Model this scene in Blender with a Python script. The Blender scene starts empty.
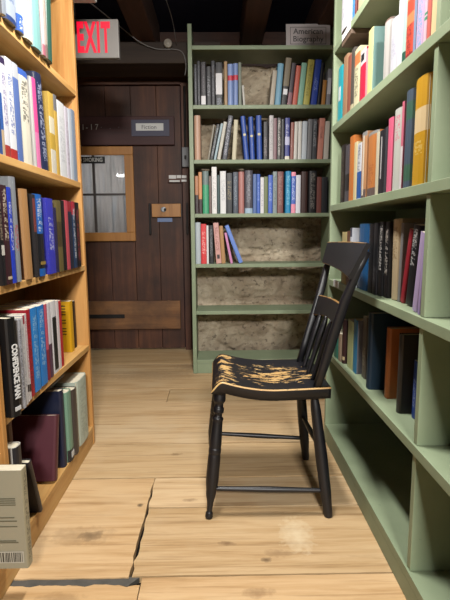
import bpy, bmesh, math, random
from mathutils import Vector, Matrix, noise
random.seed(11)
SC = bpy.context.scene
COL = SC.collection
PI = math.pi
V = Vector

# ------------------------------------------------------------------ helpers
ALB = 0.62   # overall reflectance of paints, papers and boards
def lin(h, k=None):
    k = ALB if k is None else k
    h = h.lstrip('#')
    out = []
    for i in (0, 2, 4):
        c = int(h[i:i + 2], 16) / 255.0
        out.append(c / 12.92 if c <= 0.04045 else ((c + 0.055) / 1.055) ** 2.4)
    return (out[0] * k, out[1] * k, out[2] * k, 1.0)

class NT:
    """small node-graph helper"""
    def __init__(self, name, rough=0.6, spec=0.4):
        self.m = bpy.data.materials.new(name)
        self.m.use_nodes = True
        self.t = self.m.node_tree
        self.b = self.t.nodes['Principled BSDF']
        self.b.inputs['Roughness'].default_value = rough
        self.b.inputs['Specular IOR Level'].default_value = spec
    def n(self, typ, **kw):
        nd = self.t.nodes.new(typ)
        for k, v in kw.items():
            setattr(nd, k, v)
        return nd
    def l(self, a, b):
        self.t.links.new(a, b)
    def coord(self, which='Object', scale=(1, 1, 1)):
        tc = self.n('ShaderNodeTexCoord')
        mp = self.n('ShaderNodeMapping')
        mp.inputs['Scale'].default_value = scale
        self.l(tc.outputs[which], mp.inputs['Vector'])
        return mp.outputs['Vector']
    def noise(self, vec, scale, detail=4, rough=0.55, dist=0.0):
        nz = self.n('ShaderNodeTexNoise')
        nz.inputs['Scale'].default_value = scale
        nz.inputs['Detail'].default_value = detail
        nz.inputs['Roughness'].default_value = rough
        nz.inputs['Distortion'].default_value = dist
        if vec is not None:
            self.l(vec, nz.inputs['Vector'])
        return nz.outputs['Fac']
    def ramp(self, fac, stops, interp='LINEAR'):
        r = self.n('ShaderNodeValToRGB')
        r.color_ramp.interpolation = interp
        e = r.color_ramp.elements
        while len(e) < len(stops):
            e.new(0.5)
        for el, (p, c) in zip(e, stops):
            el.position = p
            el.color = lin(c) if isinstance(c, str) else c
        self.l(fac, r.inputs['Fac'])
        return r.outputs['Color']
    def math(self, op, a, b=None, clamp=False):
        nd = self.n('ShaderNodeMath', operation=op, use_clamp=clamp)
        for i, q in enumerate((a, b)):
            if q is None: continue
            if isinstance(q, (int, float)): nd.inputs[i].default_value = q
            else: self.l(q, nd.inputs[i])
        return nd.outputs[0]
    def mix(self, fac, a, b, mode='MIX'):
        nd = self.n('ShaderNodeMix', data_type='RGBA', blend_type=mode)
        for s, q in ((nd.inputs[0], fac), (nd.inputs[6], a), (nd.inputs[7], b)):
            if isinstance(q, str): s.default_value = lin(q)
            elif isinstance(q, (int, float, tuple)): s.default_value = q
            else: self.l(q, s)
        return nd.outputs[2]
    def bump(self, h, strength=0.3, dist=0.002):
        b = self.n('ShaderNodeBump')
        b.inputs['Strength'].default_value = strength
        b.inputs['Distance'].default_value = dist
        self.l(h, b.inputs['Height'])
        self.l(b.outputs['Normal'], self.b.inputs['Normal'])
    def base(self, c):
        if isinstance(c, str): self.b.inputs['Base Color'].default_value = lin(c)
        else: self.l(c, self.b.inputs['Base Color'])
        return self.m

def flat(name, col, rough=0.6, spec=0.4, metal=0.0, var=0.0):
    q = NT(name, rough, spec)
    q.b.inputs['Metallic'].default_value = metal
    if var:
        f = q.noise(q.coord('Object'), 30, 5)
        c = q.mix(f, tuple(x * (1 - var) for x in lin(col)[:3]) + (1,), tuple(min(1, x * (1 + var)) for x in lin(col)[:3]) + (1,))
        return q.base(c)
    return q.base(col)

def wood(name, stops, axis, rough=0.5, grain=16, bump=0.15, spec=0.35, patch=None):
    """procedural timber; grain runs along axis (0,1,2)"""
    q = NT(name, rough, spec)
    sc = [grain] * 3
    sc[axis] = grain * 0.07
    v = q.coord('Object', tuple(sc))
    f1 = q.noise(v, 1.0, 6, 0.6, 0.8)
    f2 = q.noise(v, 6.0, 3, 0.6)
    f = q.math('ADD', q.math('MULTIPLY', f1, 0.75), q.math('MULTIPLY', f2, 0.25))
    c = q.ramp(f, stops)
    if patch:
        p = q.noise(q.coord('Object'), patch[1], 4, 0.6)
        m = q.ramp(p, [(0.42, (0, 0, 0, 1)), (0.66, (1, 1, 1, 1))])
        c = q.mix(q.math('MULTIPLY', m, patch[2]), c, patch[0])
    q.bump(f, bump)
    return q.base(c)

def new_obj(name, me, mats, parent=None):
    o = bpy.data.objects.new(name, me)
    for m in (mats if isinstance(mats, (list, tuple)) else [mats]):
        me.materials.append(m)
    COL.objects.link(o)
    if parent is not None:
        o.parent = parent
    return o

def obj(name, bm, mats, parent=None, smooth=False):
    bmesh.ops.recalc_face_normals(bm, faces=bm.faces)
    me = bpy.data.meshes.new(name)
    bm.to_mesh(me)
    bm.free()
    if smooth:
        for p in me.polygons: p.use_smooth = True
    return new_obj(name, me, mats, parent)

def thing(name, label, cat, loc=(0, 0, 0), rot=(0, 0, 0), group=None):
    o = bpy.data.objects.new(name, None)
    o.empty_display_size = 0.05
    COL.objects.link(o)
    o.location = loc
    o.rotation_euler = rot
    return tag(o, label, cat, group)

def tag(o, label, cat, group=None):
    o['label'] = label
    o['category'] = cat
    if group: o['group'] = group
    return o

def struct(o):
    o['kind'] = 'structure'
    return o

def box(bm, lo, hi, bev=0.0, mi=0, M=None):
    r = bmesh.ops.create_cube(bm, size=1.0)
    vs = r['verts']
    lo, hi = V(lo), V(hi)
    for v in vs:
        v.co = V(((v.co.x + .5) * (hi.x - lo.x) + lo.x, (v.co.y + .5) * (hi.y - lo.y) + lo.y, (v.co.z + .5) * (hi.z - lo.z) + lo.z))
    fs = set(f for v in vs for f in v.link_faces)
    if bev > 0:
        es = list(set(e for v in vs for e in v.link_edges))
        rb = bmesh.ops.bevel(bm, geom=es, offset=bev, segments=2, affect='EDGES', profile=0.5)
        fs = set(rb['faces']) | set(f for f in fs if f.is_valid)
        vs = list(set(v for f in fs for v in f.verts))
    for f in fs: f.material_index = mi
    if M is not None:
        bmesh.ops.transform(bm, matrix=M, verts=vs)
    return vs

def box_obj(name, lo, hi, mat, parent=None, bev=0.0015):
    bm = bmesh.new()
    box(bm, lo, hi, bev)
    return obj(name, bm, mat, parent)

def ring_sweep(bm, rings, closed_ends=True, mi=0):
    """rings: list of lists of Vectors, same count"""
    vr = [[bm.verts.new(p) for p in r] for r in rings]
    n = len(vr[0])
    for a, b in zip(vr, vr[1:]):
        for i in range(n):
            f = bm.faces.new((a[i], a[(i + 1) % n], b[(i + 1) % n], b[i]))
            f.material_index = mi
    if closed_ends:
        bm.faces.new(vr[0]).material_index = mi
        bm.faces.new(vr[-1]).material_index = mi
    return vr

def lathe(bm, A, B, prof, n=16):
    """turned piece from A to B; prof = [(t, radius)]"""
    A, B = V(A), V(B)
    d = (B - A).normalized()
    u = d.cross(V((0, 1, 0))) if abs(d.y) < 0.9 else d.cross(V((1, 0, 0)))
    u.normalize()
    w = d.cross(u)
    rings = []
    for t, r in prof:
        c = A.lerp(B, t)
        rings.append([c + (u * math.cos(2 * PI * i / n) + w * math.sin(2 * PI * i / n)) * r for i in range(n)])
    ring_sweep(bm, rings)

def smooth_prof(pts, steps=6):
    out = []
    for i in range(len(pts) - 1):
        (t0, r0), (t1, r1) = pts[i], pts[i + 1]
        for k in range(steps):
            s = k / steps
            e = s * s * (3 - 2 * s)
            out.append((t0 + (t1 - t0) * s, r0 + (r1 - r0) * e))
    out.append(pts[-1])
    return out

def sweep_rect(bm, pts, secs, up=V((0, 1, 0)), n=4, mi=0):
    """rounded flat bar through pts; secs = [(half_a, half_b)]: b along 'up', a across"""
    rings = []
    P = [V(p) for p in pts]
    for i, p in enumerate(P):
        d = (P[min(i + 1, len(P) - 1)] - P[max(i - 1, 0)]).normalized()
        b = (up - d * up.dot(d)).normalized()
        a = d.cross(b)
        ha, hb = secs[i]
        ring = []
        for k in range(16):
            th = 2 * PI * k / 16
            c, s = math.cos(th), math.sin(th)
            e = 0.55
            ring.append(p + a * ha * math.copysign(abs(c) ** e, c) + b * hb * math.copysign(abs(s) ** e, s))
        rings.append(ring)
    return ring_sweep(bm, rings, mi=mi)

def tube(name, pts, r, mat, parent=None, n=8):
    P = [V(p) for p in pts]
    # catmull-rom smoothing
    Q = []
    for i in range(len(P) - 1):
        p0, p1, p2, p3 = P[max(i - 1, 0)], P[i], P[i + 1], P[min(i + 2, len(P) - 1)]
        for k in range(8):
            t = k / 8
            Q.append(0.5 * ((2 * p1) + (p2 - p0) * t + (2 * p0 - 5 * p1 + 4 * p2 - p3) * t * t + (3 * p1 - p0 - 3 * p2 + p3) * t ** 3))
    Q.append(P[-1])
    bm = bmesh.new()
    rings = []
    ref = V((0.3, 0.2, 1)).normalized()
    for i, p in enumerate(Q):
        d = (Q[min(i + 1, len(Q) - 1)] - Q[max(i - 1, 0)]).normalized()
        a = d.cross(ref).normalized()
        b = d.cross(a)
        rings.append([p + (a * math.cos(2 * PI * k / n) + b * math.sin(2 * PI * k / n)) * r for k in range(n)])
    ring_sweep(bm, rings)
    return obj(name, bm, mat, parent, smooth=True)

def text_mesh(name, body, size, mat, parent, M, extrude=0.0004, bold=0.0, xs=1.0, spacing=1.0):
    cu = bpy.data.curves.new(name, 'FONT')
    cu.body = body
    cu.size = size
    cu.extrude = extrude
    cu.offset = bold
    cu.align_x = 'CENTER'
    cu.align_y = 'CENTER'
    cu.resolution_u = 3
    cu.space_character = spacing
    to = bpy.data.objects.new(name + '_tmp', cu)
    COL.objects.link(to)
    bpy.context.view_layer.update()
    me = bpy.data.meshes.new_from_object(to.evaluated_get(bpy.context.evaluated_depsgraph_get()))
    bpy.data.objects.remove(to)
    bpy.data.curves.remove(cu)
    me.transform(M @ Matrix.Diagonal((xs, 1, 1, 1)))
    me.materials.clear()
    me.name = name
    return new_obj(name, me, mat, parent)

def frame(origin, xdir, ydir):
    """matrix taking text plane (x right, y up, z out) to a placed plane"""
    x = V(xdir).normalized(); y = V(ydir).normalized(); z = x.cross(y)
    return Matrix(((x.x, y.x, z.x, origin[0]), (x.y, y.y, z.y, origin[1]), (x.z, y.z, z.z, origin[2]), (0, 0, 0, 1)))

# ------------------------------------------------------------------ camera
cam = bpy.data.cameras.new('camera')
cam.sensor_width = 36.0
cam.lens = 27.9
cam.clip_start = 0.01
camo = bpy.data.objects.new('camera', cam)
COL.objects.link(camo)
pitch, yaw, roll = math.radians(8.30), math.radians(0.76), math.radians(-0.44)
fw = V((math.sin(yaw) * math.cos(pitch), math.cos(yaw) * math.cos(pitch), -math.sin(pitch)))
rt = V((math.cos(yaw), -math.sin(yaw), 0))
up = rt.cross(fw)
rt2 = rt * math.cos(roll) + up * math.sin(roll)
up2 = rt2.cross(fw)
camo.matrix_world = Matrix(((rt2.x, up2.x, -fw.x, 0), (rt2.y, up2.y, -fw.y, 0), (rt2.z, up2.z, -fw.z, 1.0), (0, 0, 0, 1)))
SC.camera = camo

# ------------------------------------------------------------------ materials
PINE = [wood('pine_timber_%d' % a, [(0.25, '#a87f4c'), (0.45, '#cf9d5b'), (0.6, '#dbb070'), (0.8, '#c38c4a')], a, 0.5, 20, 0.08) for a in range(3)]
PINE_PANEL = wood('pine_panel', [(0.3, '#b98449'), (0.45, '#d69f5c'), (0.55, '#c08646'), (0.7, '#dcaa68')], 2, 0.5, 9, 0.05)

def green_paint():
    q = NT('sage_green_paint', 0.5, 0.35)
    v = q.coord('Object')
    a = q.noise(v, 6, 5)
    c = q.ramp(a, [(0.3, '#8d9c7d'), (0.7, '#9aa889')])
    s = q.noise(v, 55, 2)
    m = q.ramp(s, [(0.72, (0, 0, 0, 1)), (0.78, (1, 1, 1, 1))])
    c = q.mix(q.math('MULTIPLY', m, 0.35), c, '#5d6e54')
    q.bump(q.noise(v, 90, 4), 0.12)
    return q.base(c)
GREEN = green_paint()
ALB = 0.82
DARKWOOD = [wood('dark_old_timber_%d' % a, [(0.25, '#2c1710'), (0.5, '#4c2c1e'), (0.75, '#694128')], a, 0.6, 14, 0.3, patch=('#1f120d', 2.2, 0.75)) for a in range(3)]
REDWOOD = wood('dark_red_timber', [(0.25, '#2a1516'), (0.6, '#40201f'), (0.8, '#4c2a26')], 0, 0.6, 14, 0.25)
BATTEN = wood('brown_batten_timber', [(0.25, '#4a3020'), (0.5, '#76502f'), (0.75, '#8d6640')], 0, 0.6, 14, 0.3, patch=('#3a2820', 3.0, 0.8))
ALB = 0.55
BEAMW = wood('dark_beam_timber', [(0.25, '#2b211d'), (0.5, '#44362d'), (0.8, '#594536')], 0, 0.7, 10, 0.4)
ALB = 1.3
JOIST = wood('dark_joist_timber', [(0.25, '#2a1c18'), (0.5, '#3f2a22'), (0.8, '#4c332a')], 1, 0.7, 10, 0.4)
ALB = 0.8
CEIL = flat('dark_ceiling_board', '#26283c', 0.85, 0.1, var=0.3)
ALB = 0.75
OAK = wood('golden_oak', [(0.25, '#8a5c2a'), (0.5, '#a8743a'), (0.8, '#b98548')], 2, 0.45, 16, 0.1)
ALB = 0.62
IRON = flat('black_iron', '#1b1716', 0.6, 0.4, 0.3, 0.3)
STEEL = flat('grey_steel', '#8d9094', 0.4, 0.5, 0.7)
GREYPLASTIC = flat('grey_box_paint', '#6f7074', 0.5, 0.4)
PAPER = None
def paper_mat():
    q = NT('page_edges', 0.8, 0.2)
    v = q.coord('Object', (900, 20, 2))
    f = q.noise(v, 1.0, 2)
    return q.base(q.ramp(f, [(0.3, '#cfc4a8'), (0.7, '#ece4cf')]))
PAPER = paper_mat()
WHITE = flat('white_card', '#e6e6e4', 0.6, 0.3)
INK = flat('black_ink', '#18181a', 0.7, 0.2)

# ------------------------------------------------------------------ floor
def floor_mat():
    q = NT('worn_pine_boards', 0.5, 0.3)
    g = q.n('ShaderNodeNewGeometry')
    rnd = g.outputs['Random Per Island']
    tc = q.n('ShaderNodeTexCoord')
    off = q.n('ShaderNodeVectorMath', operation='ADD')
    sc = q.n('ShaderNodeVectorMath', operation='SCALE')
    comb = q.n('ShaderNodeCombineXYZ')
    q.l(rnd, comb.inputs[0]); q.l(rnd, comb.inputs[2])
    q.l(comb.outputs[0], sc.inputs[0]); sc.inputs['Scale'].default_value = 31.0
    q.l(tc.outputs['Object'], off.inputs[0]); q.l(sc.outputs[0], off.inputs[1])
    mp = q.n('ShaderNodeMapping'); mp.inputs['Scale'].default_value = (1.3, 22, 1)
    q.l(off.outputs[0], mp.inputs['Vector'])
    f1 = q.noise(mp.outputs[0], 1.5, 8, 0.66, 0.5)
    c = q.ramp(f1, [(0.22, '#a07f58'), (0.4, '#c8a87e'), (0.58, '#dabd95'), (0.8, '#b8956b')])
    # fine streaks of dirt in the grain
    mp2 = q.n('ShaderNodeMapping'); mp2.inputs['Scale'].default_value = (2.2, 60, 1)
    q.l(off.outputs[0], mp2.inputs['Vector'])
    f2 = q.noise(mp2.outputs[0], 1.0, 4, 0.6)
    m2 = q.ramp(f2, [(0.55, (0, 0, 0, 1)), (0.75, (1, 1, 1, 1))])
    c = q.mix(q.math('MULTIPLY', m2, 0.6), c, '#86643f')
    # worn pale and grey patches
    f3 = q.noise(tc.outputs['Object'], 1.7, 4, 0.6)
    m3 = q.ramp(f3, [(0.5, (0, 0, 0, 1)), (0.72, (1, 1, 1, 1))])
    c = q.mix(q.math('MULTIPLY', m3, 0.5), c, '#dccaac')
    f4 = q.noise(mp.outputs[0], 0.8, 5, 0.7, 2.0)
    m4 = q.ramp(f4, [(0.62, (0, 0, 0, 1)), (0.74, (1, 1, 1, 1))])
    c = q.mix(q.math('MULTIPLY', m4, 0.55), c, '#86694a')
    # board tone
    tone = q.ramp(rnd, [(0.0, (0.77, 0.73, 0.64, 1)), (0.5, (1, 1, 1, 1)), (1.0, (0.87, 0.77, 0.63, 1))])
    c = q.mix(1.0, c, tone, 'MULTIPLY')
    # knots and nail stains at their own places on the boards
    for (x, y, rx, ry, col, st) in KNOTS:
        sub = q.n('ShaderNodeVectorMath', operation='SUBTRACT')
        q.l(tc.outputs['Object'], sub.inputs[0]); sub.inputs[1].default_value = (x, y, 0)
        mul = q.n('ShaderNodeVectorMath', operation='MULTIPLY')
        q.l(sub.outputs[0], mul.inputs[0]); mul.inputs[1].default_value = (1 / rx, 1 / ry, 0)
        ln = q.n('ShaderNodeVectorMath', operation='LENGTH')
        q.l(mul.outputs[0], ln.inputs[0])
        wob = q.noise(tc.outputs['Object'], 45, 3)
        d = q.math('ADD', ln.outputs['Value'], q.math('MULTIPLY', q.math('SUBTRACT', wob, 0.5), 1.6))
        m = q.math('SUBTRACT', 1.0, d, True)
        c = q.mix(q.math('MULTIPLY', q.math('POWER', m, 0.6), st), c, col)
    q.bump(q.math('ADD', f1, q.math('MULTIPLY', f2, 0.6)), 0.22, 0.003)
    return q.base(c)
KNOTS = [(-0.435, 1.43, 0.045, 0.03, '#5a4634', 0.75), (-0.47, 1.43, 0.12, 0.05, '#8e7455', 0.5), (-0.30, 1.60, 0.012, 0.012, '#3c3026', 0.8),
         (0.02, 1.38, 0.03, 0.012, '#6a4a30', 0.7), (0.18, 1.33, 0.05, 0.02, '#7d5d3e', 0.5), (0.14, 1.30, 0.02, 0.012, '#4a3526', 0.7), (0.1, 1.17, 0.05, 0.02, '#7a5a3a', 0.6),
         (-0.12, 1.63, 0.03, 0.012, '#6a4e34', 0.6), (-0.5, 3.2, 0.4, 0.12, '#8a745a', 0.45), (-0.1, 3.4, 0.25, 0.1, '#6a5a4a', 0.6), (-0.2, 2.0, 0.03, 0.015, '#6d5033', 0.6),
         (0.25, 1.42, 0.06, 0.1, '#e6d6b6', 0.5), (-0.45, 1.16, 0.07, 0.025, '#8a6c4a', 0.5)]

def board(bm, x0, x1, y0, y1, j0=0.0012, j1=0.0012, jx=0.0, seed=0, step=0.05):
    """plank with slightly wandering edges; top at z=0"""
    rnd = random.Random(seed)
    n = max(2, int((x1 - x0) / step))
    lo = []; hi = []
    for i in range(n + 1):
        x = x0 + (x1 - x0) * i / n
        wv = lambda s: abs(noise.noise(V((x * 7, s, seed))) * 1.2 + noise.noise(V((x * 30, s, seed + 9))) * 0.7)
        lo.append(V((x, y0 + j0 * 1.6 * wv(0.3), 0)))
        hi.append(V((x, y1 - j1 * 1.6 * wv(5.7), 0)))
    if jx:
        m = max(3, int((y1 - y0) / 0.03))
        side = lambda a, b: [a.lerp(b, k / m) + V((rnd.gauss(0, jx), 0, 0)) for k in range(1, m)]
        right = side(lo[-1], hi[-1]); left = side(hi[0], lo[0])
    else:
        right = []; left = []
    ring = lo + right + hi[::-1] + left
    top = [bm.verts.new(p) for p in ring]
    ins = [bm.verts.new(V((p.x, p.y, -0.022))) for p in ring]
    bm.faces.new(top)
    k = len(ring)
    for i in range(k):
        bm.faces.new((top[i], ins[i], ins[(i + 1) % k], top[(i + 1) % k]))

bm = bmesh.new()
XL, XR = -3.0, 0.86
rows = [-5.0, -4.6, -4.25, -3.85, -3.5, -3.1, -2.7, -2.35, -1.95, -1.6, -1.2, -0.85, -0.45, -0.1, 0.25, 0.58, 0.90]
sd = 1
for a, b in zip(rows, rows[1:]):
    xb = random.Random(sd).uniform(-1.5, 0.2)
    board(bm, XL, xb - 0.002, a, b - 0.003, seed=sd); board(bm, xb, XR, a, b - 0.003, seed=sd + 500); sd += 1
board(bm, XL, -0.235, 0.90, 1.211, 0.001, 0.011, 0.0, 71, 0.012)
board(bm, -0.232, XR, 0.90, 1.235, 0.001, 0.0014, 0.0, 72)
board(bm, XL, -0.273, 1.236, 1.791, 0.004, 0.0022, 0.0025, 73, 0.015)
board(bm, -0.264, XR, 1.240, 1.580, 0.0014, 0.0014, 0.0025, 74)
board(bm, -0.266, XR, 1.585, 1.791, 0.0014, 0.002, 0.0022, 75)
board(bm, XL, XR, 1.798, 2.103, 0.002, 0.001, 0, 76)
board(bm, XL, -1.1, 2.109, 2.339, seed=77); board(bm, -1.097, XR, 2.109, 2.339, seed=78)
board(bm, XL, XR, 2.343, 2.663, 0.0008, 0.0008, 0, 79)
board(bm, XL, -0.32, 2.668, 2.894, seed=80); board(bm, -0.317, XR, 2.668, 2.894, seed=81)
board(bm, XL, XR, 2.904, 3.219, 0.002, 0.001, 0, 82)
board(bm, XL, XR, 3.224, 3.487, 0.001, 0.001, 0, 83)
board(bm, XL, XR, 3.499, 4.0, 0.003, 0.001, 0, 84)
ALB = 0.72
FLOORM = floor_mat()
ALB = 0.62
floor = struct(obj('floor', bm, FLOORM))
DARKGAP = flat('dark_gap_filler', '#58554f', 0.6, 0.3, var=0.5)
bm = bmesh.new(); box(bm, (XL, -5.0, -0.06), (XR, 4.0, -0.0225)); struct(obj('trim_1', bm, flat('dark_underfloor', '#17130f', 0.9, 0.1)))
bm = bmesh.new()
rnd = random.Random(5)
n = 40
ring = [V((-0.64 + 0.4 * i / n, 1.204 + rnd.gauss(0, 0.002), -0.004)) for i in range(n + 1)] + [V((-0.24 - 0.4 * i / n, 1.243 + rnd.gauss(0, 0.002), -0.004)) for i in range(n + 1)]
f = bmesh.ops.contextual_create(bm, geom=[bm.verts.new(p) for p in ring])['faces']
e = bmesh.ops.extrude_face_region(bm, geom=f)
for v in [q for q in e['geom'] if isinstance(q, bmesh.types.BMVert)]: v.co.z -= 0.016
struct(obj('trim_2', bm, DARKGAP))

# ------------------------------------------------------------------ room shell
bm = bmesh.new(); box(bm, (XL, -5.0, 2.56), (XR, 4.2, 2.62)); struct(obj('ceiling', bm, CEIL))
tn = 3
for xa in (-2.45, -1.5, -0.58, 0.18, 0.80 - 0.14):
    bm = bmesh.new(); box(bm, (xa, -4.98, 2.335), (xa + 0.15, 3.80, 2.555), 0.008); struct(obj('trim_%d' % tn, bm, JOIST)); tn += 1
# cross beam over the door recess
bm = bmesh.new(); box(bm, (XL, 3.50, 2.185), (0.03, 3.80, 2.33), 0.008); struct(obj('trim_%d' % tn, bm, BEAMW)); tn += 1

# stone wall behind the open back bookcase: relief of rough blocks
def stone_mat():
    q = NT('rough_fieldstone', 0.9, 0.15)
    v = q.coord('Object')
    a = q.noise(v, 3.2, 8, 0.62, 0.6)
    c = q.ramp(a, [(0.28, '#70614f'), (0.45, '#9a8b77'), (0.6, '#b5a893'), (0.78, '#cac0ac')])
    b = q.noise(q.coord('Object', (5, 5, 12)), 2.0, 6, 0.7, 1.0)
    m = q.ramp(b, [(0.55, (0, 0, 0, 1)), (0.7, (1, 1, 1, 1))])
    c = q.mix(q.math('MULTIPLY', m, 0.55), c, '#7c7466')
    d = q.noise(v, 28, 4, 0.6)
    m = q.ramp(d, [(0.58, (0, 0, 0, 1)), (0.66, (1, 1, 1, 1))])
    c = q.mix(q.math('MULTIPLY', m, 0.6), c, '#3f342a')
    q.bump(q.math('ADD', q.noise(v, 22, 8, 0.7), b), 0.8, 0.014)
    return q.base(c)
ALB = 1.05
STONE = stone_mat()
ALB = 0.62
bm = bmesh.new()
NX, NZ = 150, 260
X0, X1, Z0, Z1 = -0.19, 0.86, -0.02, 2.18
grid = []
for j in range(NZ + 1):
    row = []
    for i in range(NX + 1):
        x = X0 + (X1 - X0) * i / NX; z = Z0 + (Z1 - Z0) * j / NZ
        wz = z + 0.05 * noise.noise(V((x * 3, z * 2, 4)))
        p = V((x * 2.6, wz * 4.6, 1.3))
        d1, pts = noise.voronoi(p)
        joint = min(1.0, (d1[1] - d1[0]) * 5)
        h = 0.022 * joint + 0.022 * noise.fractal(V((x * 6, z * 9, 0)), 1.0, 2.0, 5) + 0.010 * noise.fractal(V((x * 16 + z * 9, z * 34 - x * 12, 3)), 0.8, 2.0, 4) + 0.018 * noise.noise(V((x * 2.2, z * 3, 9)))
        h += 0.02 * (noise.cell(V((x * 2.6 + 40, wz * 4.6, 1.3))) - 0.5) * 0.3
        row.append(bm.verts.new(V((x, 3.575 - h, z))))
    grid.append(row)
for j in range(NZ):
    for i in range(NX):
        bm.faces.new((grid[j][i], grid[j][i + 1], grid[j + 1][i + 1], grid[j + 1][i]))
# body behind the relief
back = [[bm.verts.new(V((X0, 3.98, Z0))), bm.verts.new(V((X1, 3.98, Z0)))], [bm.verts.new(V((X0, 3.98, Z1))), bm.verts.new(V((X1, 3.98, Z1)))]]
bm.faces.new([grid[j][0] for j in range(NZ + 1)] + [back[1][0], back[0][0]])
bm.faces.new([grid[j][NX] for j in range(NZ + 1)] + [back[1][1], back[0][1]])
bm.faces.new([grid[NZ][i] for i in range(NX + 1)] + [back[1][1], back[1][0]])
o = struct(obj('wall_back', bm, STONE, smooth=True))

def plank_wall(name, xs, y0, y1, z0, z1, mat):
    bm = bmesh.new()
    for a, b in zip(xs, xs[1:]):
        box(bm, (a + 0.002, y0, z0), (b - 0.002, y1, z1), 0.002)
    return struct(obj(name, bm, mat))
plank_wall('wall_far', [-3.0, -2.75, -2.5, -2.3, -2.05, -1.85, -1.62, -1.40], 3.93, 3.99, 0, 2.56, DARKWOOD[2])
bm = bmesh.new(); box(bm, (-1.40, 3.93, 2.19), (0.86, 3.99, 2.56)); struct(obj('wall_far_upper', bm, DARKWOOD[0]))
bm = bmesh.new(); box(bm, (XL - 0.06, -5.0, -0.06), (XL, 4.0, 2.62)); struct(obj('wall_left', bm, flat('left_wall_plaster', '#6a6258', 0.9, 0.1)))
bm = bmesh.new(); box(bm, (XR, -5.0, -0.06), (XR + 0.06, 4.0, 2.62)); struct(obj('wall_right', bm, flat('right_wall_plaster', '#6a6258', 0.9, 0.1)))
bm = bmesh.new(); box(bm, (XL, -5.06, -0.06), (XR, -5.0, 2.62)); struct(obj('wall_front', bm, flat('front_wall_plaster', '#7a7268', 0.9, 0.1)))

# ------------------------------------------------------------------ plank door
door = struct(thing('door_1', 'dark brown plank door with small curtained window', 'door', (-0.82, 3.93, 0)))
del door['category']; del door['label']
def dpart(name, boxes, mat, bev=0.002, parent=door):
    bm = bmesh.new()
    for lo, hi in boxes:
        box(bm, (lo[0] + 0.82, lo[1] - 3.93, lo[2]), (hi[0] + 0.82, hi[1] - 3.93, hi[2]), bev)
    return obj(name, bm, mat, parent)
g = 0.0015
leaf = [((-1.38, 3.93, 0.012), (-1.305, 3.972, 2.16))]
for a, b in ((-1.30, -1.10), (-1.10, -0.90), (-0.90, -0.695)):
    leaf += [((a + g, 3.93, 0.012), (b - g, 3.972, 0.945)), ((a + g, 3.93, 1.68), (b - g, 3.972, 2.16))]
for a, b in ((-0.695, -0.49), (-0.49, -0.295)):
    leaf += [((a + g, 3.93, 0.012), (b - g, 3.972, 2.16))]
dpart('door_leaf', leaf, DARKWOOD[2])
dpart('batten', [((-1.37, 3.895, 1.70), (-0.345, 3.9295, 1.922))], REDWOOD, 0.004)
dpart('batten', [((-1.37, 3.895, 0.187), (-0.328, 3.9295, 0.429))], BATTEN, 0.004)
hg = dpart('strap_hinge', [((-1.36, 3.889, 0.285), (-0.80, 3.8948, 0.318))], IRON, 0.002)
wf = dpart('window_frame', [((-1.34, 3.90, 1.625), (-0.685, 3.9295, 1.692)), ((-1.34, 3.90, 0.933), (-0.685, 3.9295, 1.005)),
                            ((-1.34, 3.90, 1.005), (-1.262, 3.9295, 1.625)), ((-0.757, 3.90, 1.005), (-0.685, 3.9295, 1.625))], OAK, 0.004)
dpart('muntin', [((-1.02, 3.908, 1.006), (-1.0, 3.926, 1.624))], flat('dark_muntin_paint', '#4a4240', 0.5), 0.002, wf)
dpart('muntin', [((-1.261, 3.909, 1.305), (-0.758, 3.925, 1.322))], bpy.data.materials['dark_muntin_paint'], 0.002, wf)
def glass_mat():
    m = bpy.data.materials.new('window_glass'); m.use_nodes = True
    t = m.node_tree; t.nodes.clear()
    out = t.nodes.new('ShaderNodeOutputMaterial'); mx = t.nodes.new('ShaderNodeMixShader')
    tr = t.nodes.new('ShaderNodeBsdfTransparent'); gl = t.nodes.new('ShaderNodeBsdfGlossy'); fr = t.nodes.new('ShaderNodeFresnel')
    gl.inputs['Roughness'].default_value = 0.04; tr.inputs['Color'].default_value = (0.88, 0.9, 0.92, 1); fr.inputs['IOR'].default_value = 1.6
    t.links.new(fr.outputs[0], mx.inputs[0]); t.links.new(tr.outputs[0], mx.inputs[1]); t.links.new(gl.outputs[0], mx.inputs[2]); t.links.new(mx.outputs[0], out.inputs['Surface'])
    return m
GLASS = glass_mat()
for a, b in ((-1.261, -1.0205), (-0.9995, -0.758)):
    for c, d in ((1.006, 1.3045), (1.3225, 1.624)):
        dpart('pane', [((a, 3.915, c), (b, 3.918, d))], GLASS, 0, wf)
bm = bmesh.new()
for i in range(61):
    x = -0.48 + 0.55 * i / 60
    y = 0.03 + 0.012 * math.sin(i * 0.62) + 0.006 * math.sin(i * 1.7 + 1)
    for z in (0.95, 1.675): bm.verts.new((x, y, z))
bm.verts.ensure_lookup_table()
for i in range(60):
    bm.faces.new((bm.verts[2 * i], bm.verts[2 * i + 2], bm.verts[2 * i + 3], bm.verts[2 * i + 1]))
bmesh.ops.solidify(bm, geom=bm.faces[:], thickness=0.002)
ALB = 1.0
q = NT('grey_pink_curtain', 0.9, 0.1)
cl = q.ramp(q.noise(q.coord('Object', (9, 1, 1.2)), 1.5, 3), [(0.3, '#b4b2ae'), (0.5, '#d6cfca'), (0.7, '#c4c8cc')])
cm = q.base(cl)
tl = q.n('ShaderNodeBsdfTranslucent'); q.l(cl, tl.inputs['Color'])
mxs = q.n('ShaderNodeMixShader'); mxs.inputs[0].default_value = 0.5
q.l(q.b.outputs[0], mxs.inputs[1]); q.l(tl.outputs[0], mxs.inputs[2])
q.l(mxs.outputs[0], q.t.nodes['Material Output'].inputs['Surface'])
obj('curtain', bm, cm, door, smooth=True)
ALB = 0.62
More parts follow.
